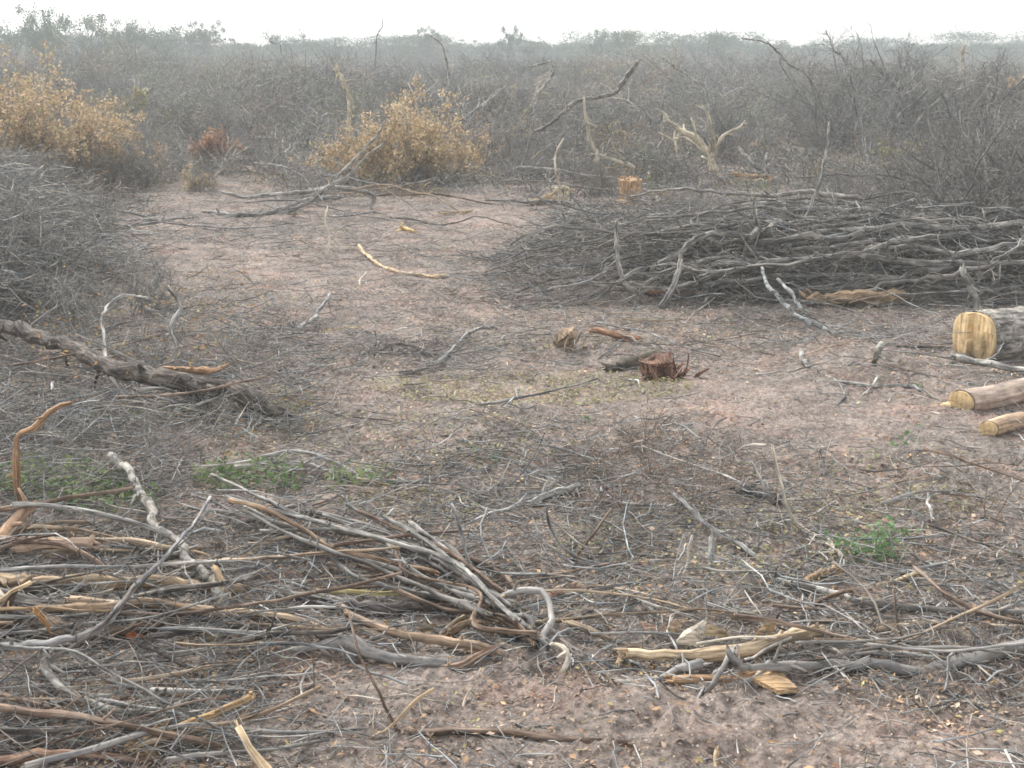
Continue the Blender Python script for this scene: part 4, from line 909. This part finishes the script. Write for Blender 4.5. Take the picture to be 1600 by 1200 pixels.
shrub("ochre_bush", "ochre bush at the right edge in the tall grey scrub", "bush", gp(1590, 180), 1.3, 1.3, 10, 60, 400, leafmat="ochre_leaf", leaves=1500, leafsz=.05, leaf_lo=.3)
shrub("straw_bush", "small yellow green bush high in the scrub behind the thick dark limb", "bush", gp(925, 145), 1.2, 1.3, 8, 50, 300, leafmat="straw_leaf", leaves=900, leafsz=.06, leaf_lo=.3)
shrub("straw_bush", "small yellowish bush far back in the scrub left of centre", "bush", gp(470, 125), 1.2, 1.6, 8, 50, 300, leafmat="straw_leaf", leaves=900, leafsz=.07, leaf_lo=.3)
shrub("rusty_bush", "far orange brown bush high in the scrub at the left", "bush", gp(140, 128), 1.3, 1.6, 8, 50, 300, leafmat="rust_leaf", leaves=1000, leafsz=.07, leaf_lo=.3)
shrub("rusty_bush", "far faded orange bush left of the small yellowish one", "bush", gp(280, 128), 1.2, 1.6, 8, 50, 300, leafmat="ochre_leaf", leaves=800, leafsz=.07, leaf_lo=.3)

# heap of torn out shrubs at the left
hp = [(20, 490, 1.0, .7), (-70, 470, 1.15, .8), (85, 480, .75, .6), (40, 420, 1.0, .8), (125, 420, .7, .6), (-30, 540, .6, .6), (150, 370, .6, .6), (60, 350, .8, .8), (120, 520, .55, .6), (215, 500, .5, .5), (-60, 400, 1.2, .9)]
for i, (u, v, h, w_) in enumerate(hp):
    shrub("dead_shrub", "dense dead grey shrub heaped with others in the dark thicket at the left edge", "shrub", gp(u, v), h, w_, 14, 110, 800, bark=["bark_grey", "twig_grey", "bark_grey"][i % 3], group="dead shrubs of the left thicket", thick=1.15,
          tilt=(rng.normal(0, .3), rng.normal(0, .3)), n3=500)
# thin brown brambles in the clearing
for i, (u, v, h) in enumerate([(960, 800, .3), (1020, 760, .32), (1080, 810, .28), (1000, 700, .25), (930, 740, .22), (1130, 770, .25)]):
    shrub("dry_bramble", "fine brown dry bramble spreading over the lower middle of the clearing", "bramble", gp(u, v), h, h * 1.2, 14, 50, 160, bark="bark_brown", group="dry brambles in the clearing", thick=.55)
# shrubs piled against the logs, low twiggy bits of the tangle
for i in range(15):
    u = -40 + 480 * rng.random(); v = 530 + 220 * rng.random()
    shrub("dead_shrub", "low dead twiggy shrub lying in the tangle around the fallen dark trunk", "shrub", gp(u, v), .3 + .25 * rng.random(), .5, 8, 40, 160, bark="bark_grey", group="low dead shrubs around the fallen trunk", thick=.7, rz=rng.random() * 6, tilt=(rng.normal(0, .5), rng.normal(0, .5)))
# green sprouts
def sprout_plant(label, u, v, h, n, group=None, stems=3):
    root = empty("green_sprout", gp(u, v)); m = MB(); a = rng.random(stems) * 6.3
    P = grow(np.zeros((stems, 3)), np.stack([np.cos(a), np.sin(a), np.ones(stems) * .8], -1), h * (.7 + .4 * rng.random(stems)), 6, .15)
    m.tubes(P, np.full((stems, 1), .003) * np.linspace(1, .4, 6)[None], 4, None, False); m.obj("stem", "bark_grey", parent=root)
    f = MB(); i = rng.integers(0, stems, n); k = rng.integers(1, 6, n); c = P[i, k] + rng.normal(0, .025, (n, 3))
    bent_leaves(f, c[:, 0], c[:, 1], c[:, 2], .009 + .012 * rng.random(n), np.repeat(.7 + .6 * rng.random((n, 1)), 3, 1), .8, (.4, .8))
    f.obj("leaves", "weed_leaf", parent=root, smooth=False); tag(root, label, "plant", group)
sprout_plant("leafy green weed growing beside the white broken root at the lower right", 1350, 880, .2, 300, stems=14)
sprout_plant("green leaved shoot right of the white leaning stick, on bare soil", 1392, 712, .2, 26)
sprout_plant("bright green sprout in the litter in the middle of the clearing", 770, 735, .12, 20)
sprout_plant("green sprout standing in the twigs right of the grey bent sapling", 365, 545, .25, 26)
sprout_plant("small green sprout below the tan bent branch's top", 170, 672, .1, 14)
sprout_plant("pale green sprout beside the yellow splinter spike", 1443, 620, .12, 16)
sprout_plant("small green sprout in front of the short dark log", 1150, 752, .08, 14)
sprout_plant("faint green sprout on the soil left of the shattered stump's twig", 918, 660, .1, 12)
shrub("green_sapling", "bare greenish sapling of thin stems standing in the right of the clearing", "sapling", gp(1405, 800), .42, .25, 4, 9, 14, bark="bark_lichen", thick=.9)
shrub("green_sapling", "thin leafless sapling curving over at the right edge of the clearing", "sapling", gp(1540, 830), .4, .25, 3, 7, 10, bark="bark_brown", thick=.9)
shrub("green_sapling", "pair of thin bare upright shoots right of centre on bare soil", "sapling", gp(1015, 680), .35, .15, 2, 4, 6, bark="bark_brown", thick=.8)

# scrub beyond the clearing: individual shrubs, nearest ones
protos = []
specs = [(1.0, .9, 12, 90, 620, .9, 0), (1.0, 1.2, 14, 100, 700, .8, 0), (1.0, .7, 9, 80, 560, 1.0, .3), (1.0, 1.5, 14, 90, 640, .9, .2), (1.0, .6, 8, 70, 520, 1.1, 0), (1.0, 1.0, 16, 110, 800, .7, -.3)]
for i, (h, w_, st, a1, a2, th, ln) in enumerate(specs):
    for b_ in ("bark_grey", "twig_grey"):
        s, t, _ = shrub_mesh(h, w_, st, a1, a2, thick=th, lean=ln, n3=700)
        protos.append((s.mesh("stem", b_), t.mesh("twigs", b_)))
def place_shrub(pr, x, y, h, label, group, rz, tilt):
    root = empty("dead_shrub", (x, y, float(ground_h(x, y)) - .02)); root.rotation_euler = (tilt[0], tilt[1], rz)
    root.scale = (h, h, h)
    for nm, me in zip(("stem", "twigs"), pr):
        o = bpy.data.objects.new(nm, me); col.objects.link(o); o.parent = root
    tag(root, label, "shrub", group)
ns = 0
def scrub(n, y0, y1, hfun, label, group, xr=(-.46, .46), power=.8):
    for _ in range(n):
        y = (y0 ** power + (y1 ** power - y0 ** power) * rng.random()) ** (1 / power)
        s = xr[0] + (xr[1] - xr[0]) * rng.random(); x = s * y
        h = hfun(x / y, y)
        place_shrub(protos[rng.integers(len(protos))], x, y, h, label, group, rng.random() * 6.28, (rng.normal(0, .25), rng.normal(0, .25)))
scrub(60, 16.8, 24, lambda s, y: .35 + .45 * rng.random() + (.35 if s < -.25 or s > .3 else 0), "low dead grey shrub in the front row of scrub behind the clearing", "dead shrubs in the front row of scrub")
scrub(85, 24, 42, lambda s, y: .8 + .7 * rng.random() + (.3 if abs(s) > .28 else 0), "bare grey shrub in the middle depth of the dead scrub", "dead shrubs in the middle of the scrub")
scrub(95, 42, 85, lambda s, y: 1.1 + .75 * rng.random(), "bare grey shrub at the hazy back of the dead scrub", "dead shrubs at the back of the scrub")
scrub(12, 24, 36, lambda s, y: 1.9 + .7 * rng.random(), "tall dead thorny shrub reaching the skyline on the right", "tall dead shrubs on the right", xr=(.24, .5))
scrub(24, 11.7, 14.5, lambda s, y: 1.3 + .55 * rng.random(), "tall grey twiggy shrub at the right end of the brush pile", "tall shrubs at the right end of the brush pile", xr=(.345, .5))
scrub(8, 13.2, 17, lambda s, y: .4 + .3 * rng.random(), "low torn shrub just behind the brush pile", "low shrubs behind the brush pile", xr=(.1, .34))

def domes(name, n, N, y0, y1, power, H, W, rr, keep=None, flat=.6, ln=.55, half=.47):
    """a mass of low dead bushes: short crooked twigs spread through dome volumes"""
    m = MB()
    x, y = scatter(n, y0, y1, half=half, power=power)
    if keep is not None: k = keep(x, y); x = x[k]; y = y[k]
    n = len(x)
    cl = vnoise(x / 7 + 20, y / 9 + 3)
    h = H(x, y) * (.45 + 1.0 * rng.random(n) ** 1.5) * (.3 + 1.9 * cl ** 1.7); wd = W(x, y) * (.6 + .8 * rng.random(n))
    q = rng.normal(size=(n * N, 3)); q = unit(q) * rng.random((n * N, 1)) ** .4; q[:, 2] = np.abs(q[:, 2])
    i = np.repeat(np.arange(n), N)
    c = np.stack([x[i] + q[:, 0] * wd[i], y[i] + q[:, 1] * wd[i], q[:, 2] * h[i] * .85 + ground_h(x, y)[i]], -1)
    d = q * np.array([1, 1, .6]) + rng.normal(0, .8, (n * N, 3)) * np.array([1, 1, flat])
    L = h[i] * ln * (.5 + .9 * rng.random(n * N))
    P = grow(c - unit(d) * L[:, None] * .4, d, L, 4, .38)
    P[..., 2] = np.maximum(P[..., 2], .01)
    g = ((.5 + .8 * rng.random(n) ** 1.3) * (.7 + .6 * vnoise(x / 4 + 9, y / 6 + 77)))[:, None][i] * (.6 + .8 * rng.random((n * N, 1)))
    pick = rng.random(n); hue = np.where(pick[:, None] < .1, np.array([[1.5, 1.2, .75]]), np.where(pick[:, None] < .16, np.array([[1.15, 1.3, .85]]), np.where(pick[:, None] < .22, np.array([[1.35, .95, .75]]), np.array([[1, 1, 1.0]]))))
    r0 = rr(y)[i] * (.5 + 1.2 * rng.random(n * N) ** 3)
    m.tubes(P, r0[:, None] * np.array([[1, .85, .65, .4]]), 3, g * hue[i], False)
    return tag(m.obj(name, "bark_grey"), kind="stuff")
domes("dead_undergrowth", 4200, 62, 15.0, 80, 1.1, lambda x, y: .4 + .028 * np.clip(y - 16, 0, 32), lambda x, y: .5 + .012 * y, lambda y: .0032 + .00017 * y,
      keep=lambda x, y: (y > 18.8 + 1.2 * np.sin(x * .9)) | ((x > .2) & (y > 15.5)) | (x / y < -.3))
domes("far_dead_scrub", 3600, 62, 70, 235, .9, lambda x, y: 1.75 + 0 * x, lambda x, y: 1.1 + 0 * x, lambda y: .010 + .00006 * y, ln=.4)

def brushwood():
    """loose fine twigs, too many to count, filling the heaps"""
    m = MB()
    Z = []
    def zone(u0, u1, v0, v1, n, lift, L, r, pw=1.6, shade=1.0):
        P = np.array([unproj(u0 + (u1 - u0) * rng.random(), v0 + (v1 - v0) * rng.random()) for _ in range(n)])
        Z.append((P[:, 0], P[:, 1], lift * rng.random(n) ** pw, L, r, shade))
    zone(-80, 430, 960, 1200, 900, .10, (.1, .5), (.0012, .0045))
    zone(-80, 480, 800, 980, 700, .07, (.12, .55), (.0012, .0045))
    zone(300, 860, 840, 1010, 500, .05, (.1, .45), (.0012, .004))
    zone(-80, 500, 500, 700, 1900, .13, (.12, .6), (.0015, .005))
    zone(-80, 300, 650, 800, 900, .16, (.12, .5), (.0015, .004))
    zone(420, 900, 660, 830, 900, .06, (.1, .4), (.0012, .004))
    zone(900, 1660, 890, 1060, 750, .06, (.1, .4), (.0012, .004))
    zone(900, 1300, 690, 880, 1100, .1, (.08, .35), (.001, .003))
    zone(480, 760, 540, 590, 350, .06, (.1, .4), (.0015, .004))
    zone(1100, 1650, 480, 560, 700, .07, (.15, .6), (.0015, .004))
    zone(380, 1000, 400, 560, 450, .05, (.1, .5), (.0014, .004))
    zone(130, 700, 300, 400, 600, .08, (.2, .7), (.002, .005))
    n = 5600; xx = -.1 + 5.6 * rng.random(n) ** .9; yy = 10.15 + 2.8 * rng.random(n)
    ex = .35 * (vnoise(yy * 2.2, yy * 0 + 4) - .5) * 2; xx = xx + ex * (xx < 1.2) + rng.normal(0, .16, n); yy = yy + rng.normal(0, .1, n) + .35 * (vnoise(xx * 1.6, xx * 0 + 9) - .5)
    Z.append((xx, yy, .6 * np.clip((yy - 9.95) / .7, 0, 1) * np.clip((13.2 - yy) / .8, 0, 1) * np.clip((xx + .25) / .8, .1, 1) * rng.random(n) ** .8, (.15, .8), (.0016, .006), .9))
    n = 4200; a_ = rng.random(n) * 6.28; q_ = np.sqrt(rng.random(n)); xx = -4.5 + 1.3 * q_ * np.cos(a_) * (.7 + .6 * vnoise(a_ * 2, a_ * 0)); yy = 10.7 + 1.6 * q_ * np.sin(a_) + rng.normal(0, .2, n); xx = xx + rng.normal(0, .16, n)
    Z.append((xx, yy, 1.15 * (1 - q_ ** 2 * .8) * (.5 + vnoise(xx * 2.5, yy * 2.5)) * rng.random(n) ** .7, (.2, .7), (.0018, .006), 1.2))
    n = 1500; xx = .5 + 6 * rng.random(n); yy = 13.0 + 3.5 * rng.random(n)
    Z.append((xx, yy, .22 * rng.random(n) ** 2, (.2, .8), (.002, .006), 1.0))
    for x, y, z, L, r, sh in Z:
        n = len(x); ln = L[0] + (L[1] - L[0]) * rng.random(n) ** 1.5
        a = np.where(rng.random(n) < .3, rng.normal(0, .5, n), rng.random(n) * 6.28)
        d = np.stack([np.cos(a), np.sin(a), rng.normal(0, .22, n)], -1)
        P = grow(np.stack([x, y, z + ground_h(x, y)], -1) - unit(d) * ln[:, None] / 2, d, ln, 6, .13); lim(P)
        g = sh * (.5 + .8 * rng.random((n, 1)) ** 1.4); wv = rng.random((n, 1)) * .22 - .11
        ra = r[0] + (r[1] - r[0]) * rng.random(n) ** 2.2
        T = np.concatenate([g * (1 + wv), g, g * (1 - wv)], 1); R_ = ra[:, None] * np.linspace(1, .5, 6)[None]
        m.tubes(P, R_, 4, T, False)
        k = n
        i = rng.integers(0, n, k); j = rng.integers(1, 5, k)
        dd = unit(P[i, j] - P[i, j - 1]) + rng.normal(0, .6, (k, 3))
        C = grow(P[i, j], dd, ln[i] * .35, 4, .25); lim(C)
        m.tubes(C, (ra[i] * .55)[:, None] * np.linspace(1, .5, 4)[None], 3, T[i], False)
    tag(m.obj("brushwood_twigs", "bark_grey"), kind="stuff")
brushwood()

# ------------------------------------------------------------------ living trees on the skyline
def tree_meshes(h, cw, kind):
    s = MB(); K = 8
    P = np.zeros((1, K, 3)); P[0, :, 2] = np.linspace(-.1, h * .6, K); P[0, :, 0] = np.cumsum(rng.normal(0, .05, K)) * h * .1
    s.tubes(P, np.linspace(.035, .015, K)[None] * h, 7, None, False, .1)
    nb = 9; a = rng.random(nb) * 6.28
    st = P[0, rng.integers(3, K, nb)]
    d = np.stack([np.cos(a), np.sin(a), .5 + .8 * rng.random(nb)], -1)
    Q = grow(st, d, h * (.25 + .3 * rng.random(nb)) * (cw / h * 1.4), 6, .2)
    s.tubes(Q, np.full((nb, 1), .012 * h) * np.linspace(1, .4, 6)[None], 5, None, False)
    c = MB(); nc = {0: 26, 1: 24, 2: 36}[kind]
    cc = np.concatenate([Q[:, -1], Q[:, 3]]); cc = cc[rng.integers(0, len(cc), nc)] + rng.normal(0, 1, (nc, 3)) * np.array([cw * .24, cw * .24, h * .13])
    lo = {0: .25, 1: .4, 2: .12}[kind]
    cc[:, 2] = np.clip(cc[:, 2], h * lo, h * .9)
    rad = cw * (.11 + .13 * rng.random(nc))
    n = 4200; i = rng.integers(0, nc, n)
    p = cc[i] + unit(rng.normal(size=(n, 3))) * (rad[i] * rng.random(n) ** .45)[:, None] * np.array([1, 1, .75])
    nz = unit(rng.normal(size=(n, 3))); tq = unit(np.cross(nz, rng.normal(size=(n, 3)))); bq = np.cross(nz, tq); sz = h * .017 * (.6 + .8 * rng.random((n, 1)))
    V = np.stack([p - tq * sz, p - bq * sz * .6, p + tq * sz, p + bq * sz * .6], 1); ii = np.arange(n)[:, None] * 4
    g = np.repeat((.8 + .4 * rng.random((nc, 1)))[i] * (.8 + .4 * rng.random((n, 1))), 4, 0)
    c.add(V.reshape(-1, 3), tris=np.concatenate([ii + np.array([[0, 1, 2]]), ii + np.array([[0, 2, 3]])]), tint=np.repeat(g, 3, 1))
    return s.mesh("trunk", "bark_dark"), c.mesh("crown", "green_leaf", False)
tp = [tree_meshes(1.0, 1.1, 0), tree_meshes(1.0, .8, 0), tree_meshes(1.0, 1.3, 2), tree_meshes(1.0, 1.0, 1), tree_meshes(1.0, 1.5, 2), tree_meshes(1.0, .7, 2), tree_meshes(1.0, 1.2, 0)]
def place_tree(k, x, y, h, label, group=None, sx_=1.0):
    root = empty("green_tree", (x, y, 0), rng.random() * 6.28); root.scale = (h * sx_, h * sx_, h)
    for nm, me in zip(("trunk", "crown"), tp[k]):
        o = bpy.data.objects.new(nm, me); col.objects.link(o); o.parent = root
    tag(root, label, "tree", group)
def tree_px(k, u, vtop, Y, label, wide=1.0):
    p = at_depth(u, vtop, Y); place_tree(k, p[0], Y, p[2] * 1.05, label, None, wide)
tree_px(3, 62, 10, 110, "tall slim tree with a high crown, tallest on the skyline, far left", .55)
tree_px(1, 97, 30, 130, "small dark round topped tree beside the tallest skyline tree", .45)
tree_px(3, 140, 24, 130, "spreading flat topped tree with gaps, third from the left on the skyline", .8)
tree_px(0, 207, 28, 130, "dark open crowned tree left of two joined ones on the skyline", .7)
tree_px(0, 285, 36, 150, "broad tree joined to a pointed neighbour on the skyline", .9)
tree_px(5, 317, 31, 150, "pointed dark tree right of the broad one on the skyline", .6)
tree_px(5, 794, 40, 150, "lone small tree standing clear of the treeline at the middle", .5)
tree_px(3, 942, 48, 150, "light see-through tree right of the middle of the skyline", .6)
tree_px(3, 975, 50, 150, "wider see-through tree beside the light one on the skyline", .9)
tree_px(2, 1115, 53, 150, "broad dense tree forming the highest hump of the right treeline", 1.3)
tree_px(5, 665, 41, 160, "rounded dark tree left of the lone small one on the skyline", .6)
tree_px(0, 20, 32, 120, "bushy tree at the far left corner of the skyline", 1.0)
tree_px(0, 450, 46, 170, "low rounded tree just left of the black forked stem", .9)
for i in range(120):
    y = 175 + 62 * rng.random(); x = (-.47 + .94 * (i + rng.random()) / 120) * y
    place_tree(int(rng.choice([0, 2, 4, 6, 1, 5])), x, y, 2.8 + 2.4 * rng.random() ** 3 + .3 * max(0, -x / y / .4), "low bushy green tree merging into the hazy treeline along the horizon", "trees of the horizon treeline", 1.5)
def woods():
    m = MB(); n = 900
    x = (rng.random(n) * 2 - 1) * 175; y = 226 + 32 * rng.random(n)
    N = 110; i = np.repeat(np.arange(n), N)
    hh = 2.3 + 1.0 * rng.random(n); ww = 2.2 + 1.5 * rng.random(n)
    q = unit(rng.normal(size=(n * N, 3))) * (rng.random((n * N, 1)) ** .4)
    p = np.stack([x[i] + q[:, 0] * ww[i], y[i] + q[:, 1] * ww[i], hh[i] * .5 + q[:, 2] * hh[i] * .5], -1)
    nz = unit(rng.normal(size=(n * N, 3))); tq = unit(np.cross(nz, rng.normal(size=(n * N, 3)))); bq = np.cross(nz, tq); sz = .22
    V = np.stack([p - tq * sz, p - bq * sz, p + tq * sz, p + bq * sz], 1); ii = np.arange(n * N)[:, None] * 4
    m.add(V.reshape(-1, 3), tris=np.concatenate([ii + np.array([[0, 1, 2]]), ii + np.array([[0, 2, 3]])]), tint=np.repeat(np.repeat((.7 + .6 * rng.random(n))[i][:, None], 3, 1), 4, 0))
    tag(m.obj("far_woodland", "green_leaf", smooth=False), kind="stuff")
woods()

# ------------------------------------------------------------------ haze
def haze():
    m = bpy.data.materials.new("haze_air"); m.use_nodes = True; n = m.node_tree
    n.nodes.remove(n.nodes["Principled BSDF"])
    v = n.nodes.new("ShaderNodeVolumePrincipled"); v.inputs["Density"].default_value = HAZE_DENSITY; v.inputs["Color"].default_value = (*HAZE_COL, 1)
    v.inputs["Anisotropy"].default_value = 0.0
    n.links.new(v.outputs[0], n.nodes["Material Output"].inputs["Volume"])
    MAT["haze_air"] = m
    b = MB(); X, Y0, Y1, Z0, Z1 = 200, -20, 266, -1.6, 7.6
    V = [(-X, Y0, Z0), (X, Y0, Z0), (X, Y1, Z0), (-X, Y1, Z0), (-X, Y0, Z1), (X, Y0, Z1), (X, Y1, Z1), (-X, Y1, Z1)]
    b.add(V, quads=[(0, 3, 2, 1), (4, 5, 6, 7), (0, 1, 5, 4), (1, 2, 6, 5), (2, 3, 7, 6), (3, 0, 4, 7)])
    tag(b.obj("haze", "haze_air", smooth=False), kind="stuff")
haze()
